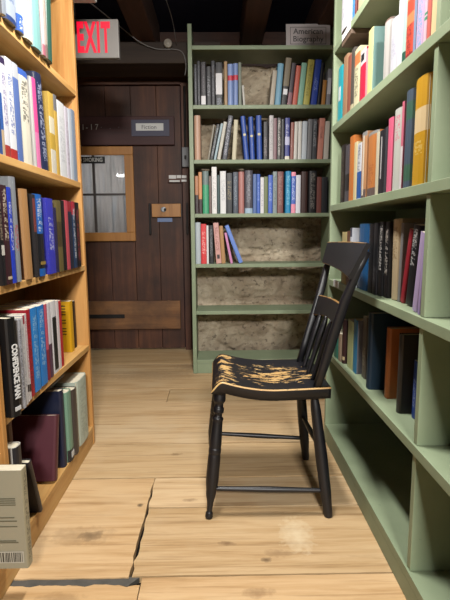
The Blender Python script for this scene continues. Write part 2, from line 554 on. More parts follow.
lb = dpart('latch_board', [((-0.546, 3.905, 1.128), (-0.308, 3.9295, 1.235))], OAK, 0.003)
bm = bmesh.new(); lathe(bm, (0.37, -0.025, 1.188), (0.37, -0.031, 1.188), [(0, 0.022), (0.7, 0.022), (1, 0.016)]); obj('escutcheon', bm, STEEL, lb)
bm = bmesh.new(); box(bm, (0.375, -0.036, 1.178), (0.395, -0.0315, 1.198), 0.002); obj('keyhole', bm, IRON, lb)
dpart('iron_bar', [((-0.572, 3.905, 0.985), (-0.556, 3.9295, 1.24))], IRON, 0.003)
dpart('nail_row', [((-0.93 + 0.07 * k, 3.8935, 1.835 - 0.01 * (k % 2)), (-0.925 + 0.07 * k, 3.8948, 1.84 - 0.01 * (k % 2))) for k in range(3)], STEEL, 0)
bm = bmesh.new(); box(bm, (-0.29, 3.905, 0), (-0.238, 3.985, 2.18), 0.004); struct(obj('trim_%d' % tn, bm, DARKWOOD[2])); tn += 1
bm = bmesh.new(); box(bm, (-0.236, 3.93, 0), (-0.195, 3.985, 2.18), 0.003); struct(obj('trim_%d' % tn, bm, DARKWOOD[2])); tn += 1
bm = bmesh.new(); box(bm, (-1.40, 3.905, 2.165), (-0.29, 3.985, 2.188)); struct(obj('trim_%d' % tn, bm, DARKWOOD[0])); tn += 1
bm = bmesh.new(); box(bm, (-0.262, 3.885, 0.985), (-0.246, 3.9056, 1.24), 0.003)
tag(obj('iron_bar', bm, IRON), 'narrow black iron bar screwed to door jamb', 'bar')

# chalk-like marks on the upper batten
ALB = 1.0
CHALK = flat('faded_white_paint', '#a09c98', 0.9, 0.1)
ALB = 0.62
t = text_mesh('painted_mark', 'I-17', 0.062, CHALK, door, frame((-1.015 + 0.82, -0.0352, 1.838), (1, 0, 0), (0, 0, 1)), 0.0002, 0, 0.9, 1.5)

def sign_box(name, label, x0, x1, y0, y1, z0, z1, mat, group=None):
    t = thing(name, label, 'sign', ((x0 + x1) / 2, (y0 + y1) / 2, z0), group=group)
    bm = bmesh.new(); box(bm, (-(x1 - x0) / 2, -(y1 - y0) / 2, 0), ((x1 - x0) / 2, (y1 - y0) / 2, z1 - z0), 0.001)
    return t, obj('plate', bm, mat, t)

BLACKP = flat('black_sign_plastic', '#131315', 0.45)
t, pl = sign_box('sign', 'small black NO SMOKING sign at top of door window', -1.215, -0.91, 3.895, 3.8995, 1.558, 1.612, BLACKP)
text_mesh('lettering', 'NO SMOKING', 0.044, WHITE, t, frame((0.022, -0.0028, 0.027), (1, 0, 0), (0, 0, 1)), 0.0003, 0.0008, 0.80)
t, pl = sign_box('sign', 'white Fiction card in slate blue holder on dark door batten', -0.687, -0.384, 3.888, 3.8945, 1.767, 1.893, flat('slate_blue_card', '#4d4c62', 0.6))
bm = bmesh.new(); box(bm, (-0.115, -0.0048, 0.042), (0.105, -0.0036, 0.098), 0.0003); cd = obj('card', bm, WHITE, t)
text_mesh('lettering', 'Fiction', 0.045, flat('grey_ink', '#5a5a60', 0.7), cd, frame((-0.01, -0.0053, 0.068), (1, 0, 0), (0, 0, 1)), 0.0002)
t = thing('label_strip', 'white two-line label strip beside the door jamb', 'label', (-0.32, 3.903, 1.405))
for (a, b, c, d) in ((-0.078, -0.02, 0.03, 0.058), (-0.015, 0.02, 0.034, 0.058), (0.026, 0.065, 0.034, 0.056), (-0.075, 0.01, 0.004, 0.018), (0.024, 0.065, 0.006, 0.022)):
    bm = bmesh.new(); box(bm, (a, -0.001, c), (b, 0.001, d)); obj('strip', bm, WHITE, t)
bm = bmesh.new(); box(bm, (-0.085, 0.0012, 0), (0.08, 0.026, 0.062), 0.001); obj('backing', bm, DARKWOOD[2], t)
bm = bmesh.new(); box(bm, (-0.504, 3.926, 1.088), (-0.381, 3.9293, 1.12), 0.001)
tag(obj('label_strip', bm, flat('blue_label', '#6f86b4', 0.5)), 'small blue label below the oak latch board', 'label')
# switch box and conduit
t = thing('switch_box', 'grey metal switch box high beside door jamb', 'switch box', (-0.258, 3.885, 1.522))
bm = bmesh.new(); box(bm, (-0.028, -0.02, 0), (0.028, 0.019, 0.155), 0.004); obj('case', bm, GREYPLASTIC, t)
bm = bmesh.new(); box(bm, (-0.008, -0.029, 0.06), (0.008, -0.0203, 0.09), 0.002); obj('toggle', bm, IRON, t)
bm = bmesh.new(); lathe(bm, (0, 0, 0.156), (0, 0, 0.62), [(0, 0.009), (1, 0.009)]); obj('conduit', bm, IRON, t)

# ------------------------------------------------------------------ EXIT sign
t = thing('exit_sign', 'red lettered EXIT sign hanging near the dark ceiling', 'sign', (-0.647, 2.60, 1.912))
bm = bmesh.new(); box(bm, (-0.138, -0.002, -0.006), (0.138, 0.03, 0.184), 0.004); obj('housing', bm, flat('sign_housing', '#8f8a86', 0.5), t)
q = NT('exit_letter_glow', 0.5); q.b.inputs['Emission Color'].default_value = lin('#ff1038', 1.0); q.b.inputs['Emission Strength'].default_value = 0.88
tm = text_mesh('lettering', 'EXIT', 0.200, q.base('#500a14'), t, frame((0.008, -0.003, 0.087), (1, 0, 0), (0, 0, 1)), 0.0006, 0.0075, 0.375, 1.16)
bm = bmesh.new(); lathe(bm, (-0.09, 0.014, 0.1845), (-0.09, 0.014, 0.640), [(0, 0.008), (1, 0.008)]); obj('stem', bm, IRON, t)

# white light housing whose corner shows above the pine bookcase
t = thing('light_fixture', 'white light fixture corner above the pine bookcase', 'light fixture', (-0.86, 2.35, 2.085))
bm = bmesh.new(); box(bm, (-0.22, -0.06, 0), (0.292, 0.06, 0.07), 0.006); obj('housing', bm, flat('white_enamel', '#f4f2ee', 0.4), t)
bm = bmesh.new()
for x in (-0.15, 0.15): lathe(bm, (x, 0, 0.0705), (x, 0, 0.473), [(0, 0.006), (1, 0.006)])
obj('hanger', bm, IRON, t)

# wires and knob on the ceiling timbers
WIRE = flat('grey_wire', '#8a8684', 0.5)
tag(tube('wire', [(-0.66, 2.45, 2.145), (-0.634, 3.3, 2.345), (-0.53, 3.46, 2.31), (-0.42, 3.485, 2.275), (-0.285, 3.49, 2.272), (-0.235, 3.49, 2.245), (-0.216, 3.485, 2.17), (-0.225, 3.485, 2.10)], 0.0035, WIRE), 'long pale wire drooping across the dark beam', 'wire')
tag(tube('wire', [(-0.298, 3.0, 2.374), (-0.285, 3.25, 2.365), (-0.279, 3.49, 2.305)], 0.0025, WIRE), 'short thin wire hanging beside ceiling knob', 'wire')
bm = bmesh.new(); lathe(bm, (-0.338, 3.497, 2.305), (-0.338, 3.455, 2.305), smooth_prof([(0, 0.018), (0.3, 0.018), (0.5, 0.03), (0.8, 0.028), (1, 0.012)]), 20)
tag(obj('knob', bm, flat('porcelain_knob', '#b4aca0', 0.4), smooth=True), 'round pale knob on the dark cross beam', 'knob')

# ------------------------------------------------------------------ bookcases
def part(name, lo, hi, mat, root, bev=0.0015):
    o = root.location
    return box_obj(name, V(lo) - o, V(hi) - o, mat, root, bev)

# pine bookcase on the left
L = thing('bookcase', 'tall pine bookcase along the left side of the aisle', 'bookcase', (-0.745, 1.24, 0))
LX0, LX1 = -0.885, -0.605
part('side_panel', (LX0, 2.1125, 0), (LX1 + 0.001, 2.136, 2.33), PINE_PANEL, L)
part('side_panel', (LX0, 0.35, 0), (LX1 + 0.001, 0.374, 2.33), PINE_PANEL, L)
part('divider', (LX0, 1.225, 0.0925), (LX1 + 0.006, 1.247, 2.3035), PINE_PANEL, L)
part('back_panel', (LX0 - 0.008, 0.35, 0.0), (LX0 - 0.0005, 2.136, 2.33), wood('pine_back', [(0.3, '#7a5a38'), (0.5, '#94703f'), (0.7, '#8a6538')], 2, 0.6, 9, 0.05), L)
LS = [0.092, 0.487, 0.857, 1.222, 1.605, 2.02, 2.328]
for z in LS:
    part('shelf', (LX0, 0.3745, z - 0.024), (LX1, 1.2245, z - 0.0005), PINE[1], L)
    part('shelf', (LX0, 1.2475, z - 0.024), (LX1, 2.112, z - 0.0005), PINE[1], L)
part('kickboard', (LX1 - 0.018, 0.3745, 0), (LX1 - 0.002, 2.112, 0.0675), PINE[1], L)

# green bookcase on the right
R = thing('bookcase', 'tall sage green bookcase along the right side of the aisle', 'bookcase', (0.655, 1.14, 0))
RX0, RX1 = 0.505, 0.80
part('side_panel', (RX0, 2.117, 0), (RX1, 2.140, 2.30), GREEN, R)
part('side_panel', (RX0, 0.15, 0), (RX1, 0.173, 2.30), GREEN, R)
RS = [0.086, 0.446, 0.785, 1.116, 1.456, 1.780, 2.12, 2.30]
for z0, z1 in zip(RS, RS[1:]):
    part('divider', (RX0 + 0.006, 1.135, z0), (RX1, 1.157, z1 - 0.0285), GREEN, R)
part('back_panel', (RX1 + 0.0005, 0.15, 0), (RX1 + 0.008, 2.14, 2.30), GREEN, R)
for z in RS:
    part('shelf', (RX0, 0.1735, z - 0.028), (RX1, 2.1165, z - 0.0005), GREEN, R, 0.0015)
part('kickboard', (RX0 + 0.0005, 0.1735, 0), (RX0 + 0.02, 2.1165, 0.0578), GREEN, R)
part('cleat', (RX0 + 0.001, 1.86, 1.7335), (RX1 - 0.01, 2.0, 1.7515), wood('brown_cleat', [(0.3, '#5c4a3c'), (0.6, '#7c6858'), (0.8, '#8a7868')], 0, 0.6), R)

# open-backed green bookcase against the stone wall
Bk = thing('bookcase', 'open-backed green bookcase against the rough stone wall', 'bookcase', (0.29, 3.36, 0))
part('side_panel', (-0.187, 3.22, 0), (-0.160, 3.49, 2.33), GREEN, Bk)
part('side_panel', (0.766, 3.22, 0), (0.792, 3.49, 2.33), GREEN, Bk)
for z in (0.100, 0.453, 0.783, 1.126, 1.482, 1.832, 2.200):
    part('shelf', (-0.1595, 3.222, z - 0.026), (0.7655, 3.488, z - 0.0005), GREEN, Bk, 0.002)
part('kickboard', (-0.1595, 3.224, 0), (0.7655, 3.242, 0.0735), GREEN, Bk)

# shelf sign
t = thing('sign', 'white American Biography card standing on back bookcase', 'sign', (0.60, 3.245, 2.2))
bm = bmesh.new(); box(bm, (-0.145, -0.003, 0), (0.145, 0.0, 0.142), 0.0006, M=Matrix.Rotation(-0.1, 4, 'X')); obj('card', bm, flat('pinkish_grey_card', '#bdb4b4', 0.7), t)
bm = bmesh.new(); box(bm, (-0.03, 0.045, 0), (0.03, 0.048, 0.09), 0.0006, M=None)
obj('prop', bm, WHITE, t)
FAINT = flat('faint_ink', '#4c4a4c', 0.7)
RM = Matrix.Rotation(-0.1, 4, 'X')
for body, z in (('American', 0.093), ('Biography', 0.045)):
    cf = bpy.data.fonts.load('<builtin>') if False else None
    text_mesh('lettering', body, 0.050, FAINT, t, RM @ frame((0, -0.0037, z), (1, 0, 0), (0, 0, 1)), 0.0003, 0.0006, 1.0)
bm = bmesh.new()
for lo, hi in (((-0.118, -0.0037, 0.012), (-0.115, -0.0031, 0.122)), ((0.115, -0.0037, 0.012), (0.118, -0.0031, 0.122)), ((-0.115, -0.0037, 0.119), (0.115, -0.0031, 0.122)), ((-0.115, -0.0037, 0.012), (0.115, -0.0031, 0.015))):
    box(bm, lo, hi, M=RM)
obj('border', bm, FAINT, t)

# label holders clipped to right-hand shelves
def label_holder(y, z, label, w=0.09, h=0.024):
    t = thing('label_holder', label, 'label', (RX0 - 0.0006, y, z))
    bm = bmesh.new(); box(bm, (-0.001, -w / 2, 0), (0.001, w / 2, h), 0.0004); obj('card', bm, WHITE, t)
    return t
label_holder(1.985, 0.762, 'small white label clipped to green shelf behind chair', 0.08, 0.03)
label_holder(1.93, 1.752, 'white label clipped to topmost right shelf edge', 0.12, 0.03)

# ------------------------------------------------------------------ books
ALB = 0.50
MC = {}
def cover_mat(col, text=None, tz=(0, 0), bands=None, rough=0.45):
    key = (col, text, tz, tuple(bands or ()), rough, ALB)
    if key in MC: return MC[key]
    q = NT('book_cloth', rough, 0.4)
    if not text and not bands:
        MC[key] = q.base(col); return MC[key]
    tc = q.n('ShaderNodeTexCoord')
    sp = q.n('ShaderNodeSeparateXYZ'); q.l(tc.outputs['Generated'], sp.inputs[0])
    zg = sp.outputs['Z']; xg = sp.outputs['X']
    if bands:
        stops = []; pos = 0.0
        for a, b, c in sorted(bands):
            if a > pos + 1e-4: stops.append((pos, col))
            stops.append((a, c)); pos = b
        if pos < 0.999: stops.append((pos, col))
        c = q.ramp(zg, stops[:30], 'CONSTANT')
    else:
        c = lin(col)
    if text:
        sn = q.n('ShaderNodeVectorMath', operation='MULTIPLY'); q.l(tc.outputs['Generated'], sn.inputs[0]); sn.inputs[1].default_value = (7, 0, 84)
        fl = q.n('ShaderNodeVectorMath', operation='FLOOR'); q.l(sn.outputs[0], fl.inputs[0])
        wn = q.n('ShaderNodeTexWhiteNoise'); q.l(fl.outputs[0], wn.inputs['Vector'])
        m = q.math('GREATER_THAN', wn.outputs['Value'], 0.52)
        for a in (q.math('GREATER_THAN', xg, 0.22), q.math('LESS_THAN', xg, 0.78), q.math('GREATER_THAN', zg, tz[0]), q.math('LESS_THAN', zg, tz[1])):
            m = q.math('MULTIPLY', m, a)
        c = q.mix(q.math('MULTIPLY', m, 0.7), c, text)
    MC[key] = q.base(c)
    return MC[key]

def book(loc, rz, tilt, w, h, d, col, label, group, hard=0, text=None, tz=(0, 0), bands=None, cover=None, label_strip=None, covermarks=None, special=None, yaw=0.0):
    z = loc[2] + w / 2 * abs(math.sin(tilt)) + 0.0004
    root = thing('book', label, 'book', (loc[0], loc[1], z), (0, tilt, rz + yaw), group)
    sm = cover_mat(col, text, tz, bands)
    cm = cover_mat(cover or col)
    t = min(0.0028 if hard else 0.0010, w * 0.2)
    hw = w / 2
    r = min(hw * 0.5, 0.012) if hard else min(hw * 0.25, 0.003)
    outer = [(-hw, d), (-hw, r)]
    k = 5
    for i in range(k + 1):
        a = PI * i / k
        outer.append((-hw * math.cos(a) * 0.995, r - r * math.sin(a) ** 0.8))
    outer += [(hw, r), (hw, d)]
    inner = []
    for (x, y) in outer:
        inner.append((max(-hw + t, min(hw - t, x * (hw - t) / hw)), y if y == d else max(y + t, t)))
    bm = bmesh.new()
    vs = []
    for zz in (0, h):
        vs.append(([bm.verts.new((x, y, zz)) for x, y in outer], [bm.verts.new((x, y, zz)) for x, y in inner]))
    n = len(outer)
    for i in range(n - 1):
        f = bm.faces.new((vs[0][0][i], vs[0][0][i + 1], vs[1][0][i + 1], vs[1][0][i]))
        f.material_index = 0 if 1 <= i < n - 2 else 1
        bm.faces.new((vs[0][1][i + 1], vs[0][1][i], vs[1][1][i], vs[1][1][i + 1])).material_index = 1
        for q in (0, 1):
            bm.faces.new((vs[q][0][i], vs[q][0][i + 1], vs[q][1][i + 1], vs[q][1][i])).material_index = 1
    for e in (0, n - 1):
        bm.faces.new((vs[0][0][e], vs[0][1][e], vs[1][1][e], vs[1][0][e])).material_index = 1
    cv = obj('cover', bm, [sm, cm], root)
    ii = 0.003 if hard else 0.0006
    box_obj('pages', (-hw + t + 0.0001, t + r * 0.4 + 0.0005, ii), (hw - t - 0.0001, d - (0.004 if hard else 0.0008), h - ii), PAPER, root, 0)
    if label_strip:
        a, b, c = label_strip[:3]
        fr = label_strip[3] if len(label_strip) > 3 else 0.6
        yy = 0.0 if True else 0
        bm = bmesh.new()
        box(bm, (-hw * fr, -0.0009, h * a), (hw * fr, 0.0012, h * b))
        o = obj('spine_label', bm, cover_mat(c), root)
    if covermarks:
        bm = bmesh.new()
        rr = random.Random(3)
        for i in range(11):
            zz = h * (0.9 - 0.055 * i)
            if i in (4, 7): continue
            box(bm, (-hw - 0.0006, 0.02, zz), (-hw - 0.0001, 0.02 + rr.uniform(0.05, 0.1), zz + 0.0045))
        obj('cover_print', bm, cover_mat(covermarks), root)
    if special == 'confidence':
        text_mesh('spine_title', 'CONFIDENCE MAN', 0.030, WHITE, root, frame((0, -0.0012, h * 0.46), (0, 0, -1), (1, 0, 0)), 0.0004, 0.0012, 0.60)
    return root
RZ = {'L': PI / 2, 'R': -PI / 2, 'B': 0.0}
GR = {'L1': 'books on the topmost pine shelf', 'L2': 'books on the second pine shelf', 'L3': 'books on the third pine shelf', 'L4': 'books on the fourth pine shelf', 'L5': 'books on the bottom pine shelf',
      'B1': 'books in the top row of the back bookcase', 'B2': 'books in the second row of the back bookcase', 'B3': 'books in the third row of the back bookcase', 'B4': 'books in the fourth row of the back bookcase',
      'R1': 'books on the top shelf of the right bookcase', 'R2': 'books on the second shelf of the right bookcase', 'R3': 'books on the third shelf of the right bookcase', 'R4': 'books on the fourth shelf of the right bookcase', 'R5': 'books on the fifth shelf of the right bookcase'}
BOOKS = [
('L1', (-0.59, 1.4089, 1.605), 0.0216, 0.2259, 0.135, 0.0, '#8f97a3', {}, 'grey hardback at frame edge on topmost pine shelf, first from the left'),
('L1', (-0.59, 1.4625, 1.605), 0.0755, 0.2718, 0.14, 0.0, '#aab4c4', {'bands': [(0, 0.05, '#27407a')], 'text': '#5a6ea0', 'tz': (0.2, 0.9), 'hard': 1}, 'silver blue hardback on topmost pine shelf, right of grey one'),
('L1', (-0.59, 1.528, 1.605), 0.0481, 0.2987, 0.146, 0.0, '#b9c6de', {'bands': [(0, 0.16, '#2f62c0')], 'text': '#e8eef8', 'tz': (0.02, 0.13), 'hard': 1}, 'white and blue hardback on topmost pine shelf, right of silver blue one'),
('L1', (-0.59, 1.5907, 1.605), 0.0653, 0.3519, 0.141, 0.0, '#e6e0cc', {'text': '#a8a08a', 'tz': (0.3, 0.8), 'hard': 1}, 'cream white hardback on topmost pine shelf, right of white and blue one'),
('L1', (-0.59, 1.6623, 1.605), 0.0752, 0.3496, 0.139, 0.0, '#86b6b4', {'hard': 1}, 'pale teal hardback on topmost pine shelf, right of cream one'),
('L1', (-0.59, 1.7147, 1.605), 0.0262, 0.3488, 0.146, 0.0, '#d8c4c4', {'bands': [(0, 0.1, '#b06a78')]}, 'pink white thin book on topmost pine shelf, right of teal one'),
('L1', (-0.59, 1.7398, 1.605), 0.0172, 0.3669, 0.156, 0.0, '#aa9c90', {'bands': [(0, 0.12, '#7d6660')]}, 'grey beige thin book on topmost pine shelf, right of pinkish one'),
('L1', (-0.59, 1.7751, 1.605), 0.0519, 0.3766, 0.154, 0.0929, '#2f5a4c', {'hard': 1}, 'dark green leaning hardback on topmost pine shelf, right of grey beige one'),
('L2', (-0.612, 1.3949, 1.222), 0.0157, 0.2872, 0.153, 0.0, '#2f5fb0', {'bands': [(0.0, 0.25, '#c8b090'), (0.6, 1, '#dfe6f2')]}, 'blue spine with colour blocks on second pine shelf, first from the left'),
('L2', (-0.612, 1.4228, 1.222), 0.0351, 0.2763, 0.142, 0.0, '#e6e6ee', {'text': '#6a55a0', 'tz': (0.3, 0.85), 'bands': [(0, 0.12, '#b03a34'), (0.93, 1, '#3a2a55')]}, 'white spine with purple lettering on second pine shelf, right of blue one'),
('L2', (-0.612, 1.4659, 1.222), 0.0466, 0.2878, 0.149, 0.0, '#eceef2', {'text': '#4a62b0', 'tz': (0.25, 0.85), 'bands': [(0, 0.1, '#b8332f')]}, 'white red-footed blue-lettered spine on second pine shelf, right of white one'),
('L2', (-0.612, 1.5114, 1.222), 0.0412, 0.2892, 0.144, 0.0, '#5f78b8', {'bands': [(0.85, 1, '#c9ccd2')]}, 'periwinkle blue paperback on second pine shelf, right of red-footed one'),
('L2', (-0.612, 1.5744, 1.222), 0.0818, 0.2893, 0.141, 0.0, '#ebe5d2', {'text': '#3a3838', 'tz': (0.45, 0.9), 'bands': [(0.93, 1, '#3f68c4')], 'hard': 1}, 'wide cream black-swirl spine on second pine shelf, right of periwinkle one'),
('L2', (-0.612, 1.6306, 1.222), 0.0194, 0.2887, 0.14, -0.012, '#cfcdca', {}, 'grey white thin spine on second pine shelf, right of cream one'),
('L2', (-0.612, 1.6626, 1.222), 0.0328, 0.2921, 0.142, -0.028, '#e8569c', {'bands': [(0, 0.4, '#e880b4')]}, 'hot pink paperback on second pine shelf, right of grey white one'),
('L2', (-0.612, 1.7277, 1.222), 0.0678, 0.3218, 0.157, -0.0715, '#252e52', {'text': '#aab0c8', 'tz': (0.1, 0.9), 'hard': 1}, 'navy white-lettered leaning hardback on second pine shelf, right of pink one'),
('L2', (-0.612, 1.8144, 1.222), 0.0545, 0.2896, 0.155, 0.0, '#d6b152', {'bands': [(0, 0.3, '#ddd6c4'), (0.3, 0.5, '#cda844'), (0.5, 0.7, '#e6dcc0')]}, 'yellow and cream paperback on second pine shelf, right of navy one'),
('L2', (-0.612, 1.8608, 1.222), 0.0331, 0.2957, 0.154, 0.0, '#cfa94c', {'bands': [(0.8, 1, '#77777c')]}, 'gold striped thin spine on second pine shelf, right of yellow one'),
('L2', (-0.612, 1.9226, 1.222), 0.0876, 0.2859, 0.154, 0.0, '#e9eaec', {'text': '#c4c6cc', 'tz': (0.2, 0.8)}, 'plain white paperback on second pine shelf, right of gold one'),
('L2', (-0.612, 1.9891, 1.222), 0.0407, 0.2839, 0.142, 0.0, '#d3ccd8', {'text': '#a898a8', 'tz': (0.2, 0.8)}, 'pale lilac thin paperback on second pine shelf, right of white one'),
('L2', (-0.612, 2.033, 1.222), 0.0413, 0.2871, 0.144, 0.0, '#cfd6e0', {}, 'white blue-tinged thin spine on second pine shelf, right of lilac one'),
('L2', (-0.612, 2.0815, 1.222), 0.0489, 0.2953, 0.151, 0.0, '#8a99ad', {}, 'slate blue thin paperback on second pine shelf, right of bluish one'),
('L3', (-0.596, 1.3028, 0.857), 0.024, 0.2793, 0.153, 0.0, '#17151a', {'text': '#a08a76', 'tz': (0.45, 0.95), 'label': (0.3, 0.4, '#d8d4cc')}, 'black spine with brown lettering on third pine shelf, first from the left'),
('L3', (-0.596, 1.3347, 0.857), 0.0377, 0.277, 0.155, 0.0, '#3c1c24', {'text': '#d8c8b4', 'tz': (0.45, 0.97), 'label': (0.05, 0.08, '#c9b79e')}, 'maroon cream-lettered spine on third pine shelf, right of black one'),
('L3', (-0.596, 1.3679, 0.857), 0.0264, 0.2745, 0.156, 0.0, '#2742c4', {'text': '#d8dcf4', 'tz': (0.35, 0.85)}, 'royal blue white-lettered spine on third pine shelf, right of maroon one'),
('L3', (-0.596, 1.4032, 0.857), 0.036, 0.307, 0.14, 0.0, '#8e939a', {'text': '#b84a4a', 'tz': (0.3, 0.55), 'hard': 1}, 'silver red-lettered hardback on third pine shelf, right of blue one'),
('L3', (-0.596, 1.4868, 0.857), 0.0539, 0.2791, 0.15, -0.0187, '#b98a58', {'cover': '#6d4630', 'hard': 1}, 'tan cloth hardback on third pine shelf, right of silver one'),
('L3', (-0.596, 1.5486, 0.857), 0.0204, 0.2686, 0.151, 0.0, '#2a2628', {'bands': [(0.55, 0.95, '#7a3a38')]}, 'charcoal red-topped thin spine on third pine shelf, right of tan one'),
('L3', (-0.596, 1.5936, 0.857), 0.0656, 0.2721, 0.148, 0.0, '#1b1c22', {'bands': [(0, 0.09, '#1f62b4'), (0.52, 1, '#2166bc')], 'text': '#cfd8e8', 'tz': (0.55, 0.95), 'label': (0.14, 0.18, '#a08440'), 'hard': 1}, 'blue over black spine on third pine shelf, right of charcoal one'),
('L3', (-0.596, 1.6876, 0.857), 0.0722, 0.2654, 0.141, 0.0, '#3a3cc0', {'text': '#c8ccf0', 'tz': (0.3, 0.75)}, 'violet blue white-lettered spine on third pine shelf, right of blue over black one'),
('L3', (-0.596, 1.74, 0.857), 0.0275, 0.2362, 0.141, 0.0, '#2a2550', {}, 'dark purple thin paperback on third pine shelf, right of violet one'),
('L3', (-0.596, 1.7844, 0.857), 0.0519, 0.2646, 0.139, 0.0, '#6c5f34', {'bands': [(0.35, 0.7, '#4c4024')]}, 'olive gold paperback on third pine shelf, right of purple one'),
('L3', (-0.596, 1.8308, 0.857), 0.0356, 0.2677, 0.156, 0.0, '#141316', {}, 'black thin glossy paperback on third pine shelf, right of olive one'),
('L3', (-0.596, 1.8711, 0.857), 0.0397, 0.2703, 0.155, 0.0, '#c4505c', {}, 'coral pink thin paperback on third pine shelf, right of black one'),
('L3', (-0.596, 1.9155, 0.857), 0.0442, 0.2692, 0.149, 0.0, '#1d2338', {'bands': [(0.85, 1, '#9a2432')]}, 'dark navy red-topped spine on third pine shelf, right of coral one'),
('L3', (-0.596, 1.9624, 0.857), 0.0437, 0.2722, 0.144, 0.0, '#233a5c', {'text': '#dde2e8', 'tz': (0.15, 0.9), 'bands': [(0.8, 1, '#b02a3c')]}, 'white-lettered red and blue spine on third pine shelf, right of navy one'),
('L3', (-0.596, 2.0136, 0.857), 0.0532, 0.2712, 0.156, 0.0, '#191517', {'text': '#a8323a', 'tz': (0.1, 0.9)}, 'black red-lettered paperback on third pine shelf, right of red and blue one'),
('L4', (-0.572, 1.2702, 0.487), 0.0375, 0.2829, 0.13, 0.0, '#131316', {'yaw': -0.27, 'hard': 1, 'special': 'confidence', 'label': (0.06, 0.1, '#e8e8e8')}, 'black white-titled hardback on fourth pine shelf, first from the left'),
('L4', (-0.578, 1.3331, 0.487), 0.0226, 0.2666, 0.155, 0.0, '#b9bac2', {'text': '#5a5a66', 'tz': (0.1, 0.9), 'hard': 1}, 'light grey thin hardback on fourth pine shelf, right of black one'),
('L4', (-0.583, 1.3613, 0.487), 0.0157, 0.2673, 0.154, 0.0, '#d8d6d8', {'text': '#8a8a96', 'tz': (0.2, 0.9)}, 'off-white grey-lettered paperback on fourth pine shelf, right of light grey one'),
('L4', (-0.587, 1.3831, 0.487), 0.0129, 0.2702, 0.148, 0.0, '#ece8e8', {'bands': [(0.9, 1, '#b83a4a')], 'label': (0.12, 0.2, '#3a2e34')}, 'white red-edged paperback on fourth pine shelf, right of off-white one'),
('L4', (-0.59, 1.404, 0.487), 0.017, 0.271, 0.146, 0.0, '#e6dcdc', {'text': '#c84a58', 'tz': (0.25, 0.95), 'label': (0.1, 0.18, '#4a3832')}, 'white red-lined portrait spine on fourth pine shelf, right of white one'),
('L4', (-0.593, 1.434, 0.487), 0.0309, 0.2802, 0.15, 0.0, '#b41c30', {'text': '#5a1820', 'tz': (0.1, 0.9)}, 'bright red lettered paperback on fourth pine shelf, right of red-lined one'),
('L4', (-0.597, 1.4889, 0.487), 0.0548, 0.2774, 0.147, 0.0, '#2f8ee0', {'text': '#9ccbf2', 'tz': (0.15, 0.9)}, 'sky blue paperback on fourth pine shelf, right of red one'),
('L4', (-0.599, 1.5531, 0.487), 0.0592, 0.2741, 0.141, 0.0, '#2a85d8', {'text': '#a8d0f4', 'tz': (0.25, 0.95)}, 'azure blue white-lettered paperback on fourth pine shelf, right of sky blue one'),
('L4', (-0.602, 1.605, 0.487), 0.0239, 0.2703, 0.144, 0.0, '#cf5a70', {'bands': [(0, 0.4, '#8e2a3c')]}, 'crimson and pink thin spine on fourth pine shelf, right of azure one'),
('L4', (-0.603, 1.6362, 0.487), 0.0289, 0.2693, 0.154, 0.0, '#dcd6dc', {'bands': [(0, 0.45, '#5a3a50')]}, 'pale dark-footed thin spine on fourth pine shelf, right of crimson one'),
('L4', (-0.606, 1.6887, 0.487), 0.0545, 0.2689, 0.139, 0.0, '#ebe8ea', {'label': (0.05, 0.78, '#18161a', 0.62)}, 'white spine with black panel on fourth pine shelf, right of pale one'),
('L4', (-0.608, 1.7392, 0.487), 0.0299, 0.2631, 0.138, 0.0, '#e6dcdc', {}, 'red and white paperback on fourth pine shelf, right of black panelled one'),
('L4', (-0.61, 1.7757, 0.487), 0.0263, 0.2579, 0.148, 0.0, '#c0242c', {}, 'scarlet thin paperback on fourth pine shelf, right of red and white one'),
('L4', (-0.64, 2.0022, 0.487), 0.0416, 0.2235, 0.17, 0.0, '#eab010', {'covermarks': '#4a3c14'}, 'yellow text-covered paperback on fourth pine shelf, right of scarlet one'),
('L4', (-0.65, 2.0741, 0.487), 0.0302, 0.213, 0.138, 0.0, '#18161a', {}, 'black thin upright paperback on fourth pine shelf, right of yellow one'),
('L5', (-0.606, 1.6165, 0.092), 0.0417, 0.2356, 0.21, 0.26, '#5c2834', {'hard': 1}, 'large maroon leaning hardback on bottom pine shelf, first from the left'),
('L5', (-0.607, 1.7336, 0.092), 0.0373, 0.3105, 0.2, 0.0, '#1a2240', {'hard': 1}, 'dark navy tall hardback on bottom pine shelf, right of maroon one'),
('L5', (-0.597, 1.7848, 0.092), 0.0598, 0.2888, 0.158, 0.0, '#7fa890', {'bands': [(0, 0.17, '#1c2028')], 'label': (0.05, 0.13, '#e4e4e4', 0.45), 'hard': 1}, 'mint green hardback on bottom pine shelf, right of navy one'),
('L5', (-0.593, 1.8427, 0.092), 0.0549, 0.2783, 0.142, 0.0, '#4c423e', {'hard': 1}, 'dark brown grey hardback on bottom pine shelf, right of mint one'),
('L5', (-0.597, 1.9637, 0.092), 0.1481, 0.2866, 0.2, 0.0, '#ccd8c8', {'text': '#a8b4a4', 'tz': (0.1, 0.9), 'hard': 1}, 'tall pale mint hardback on bottom pine shelf, right of brown one'),
('B1', (-0.1405, 3.2421, 1.832), 0.0197, 0.2589, 0.14, 0.0, '#18181e', {'text': '#70707c', 'tz': (0.1, 0.9)}, 'black hardback against left upright on top row of back bookcase, first from the left'),
('B1', (-0.1193, 3.2377, 1.832), 0.0211, 0.2773, 0.144, 0.0, '#111115', {'text': '#5f5f6b', 'tz': (0.1, 0.9)}, 'tall black grey-lettered spine on top row of back bookcase, right of black one'),
('B1', (-0.0891, 3.2371, 1.832), 0.0356, 0.2711, 0.153, 0.0, '#191419', {'text': '#504650', 'tz': (0.3, 0.95), 'label': (0.02, 0.22, '#d8d6d8', 0.8)}, 'plum black white-footed spine on top row of back bookcase, right of tall black one'),
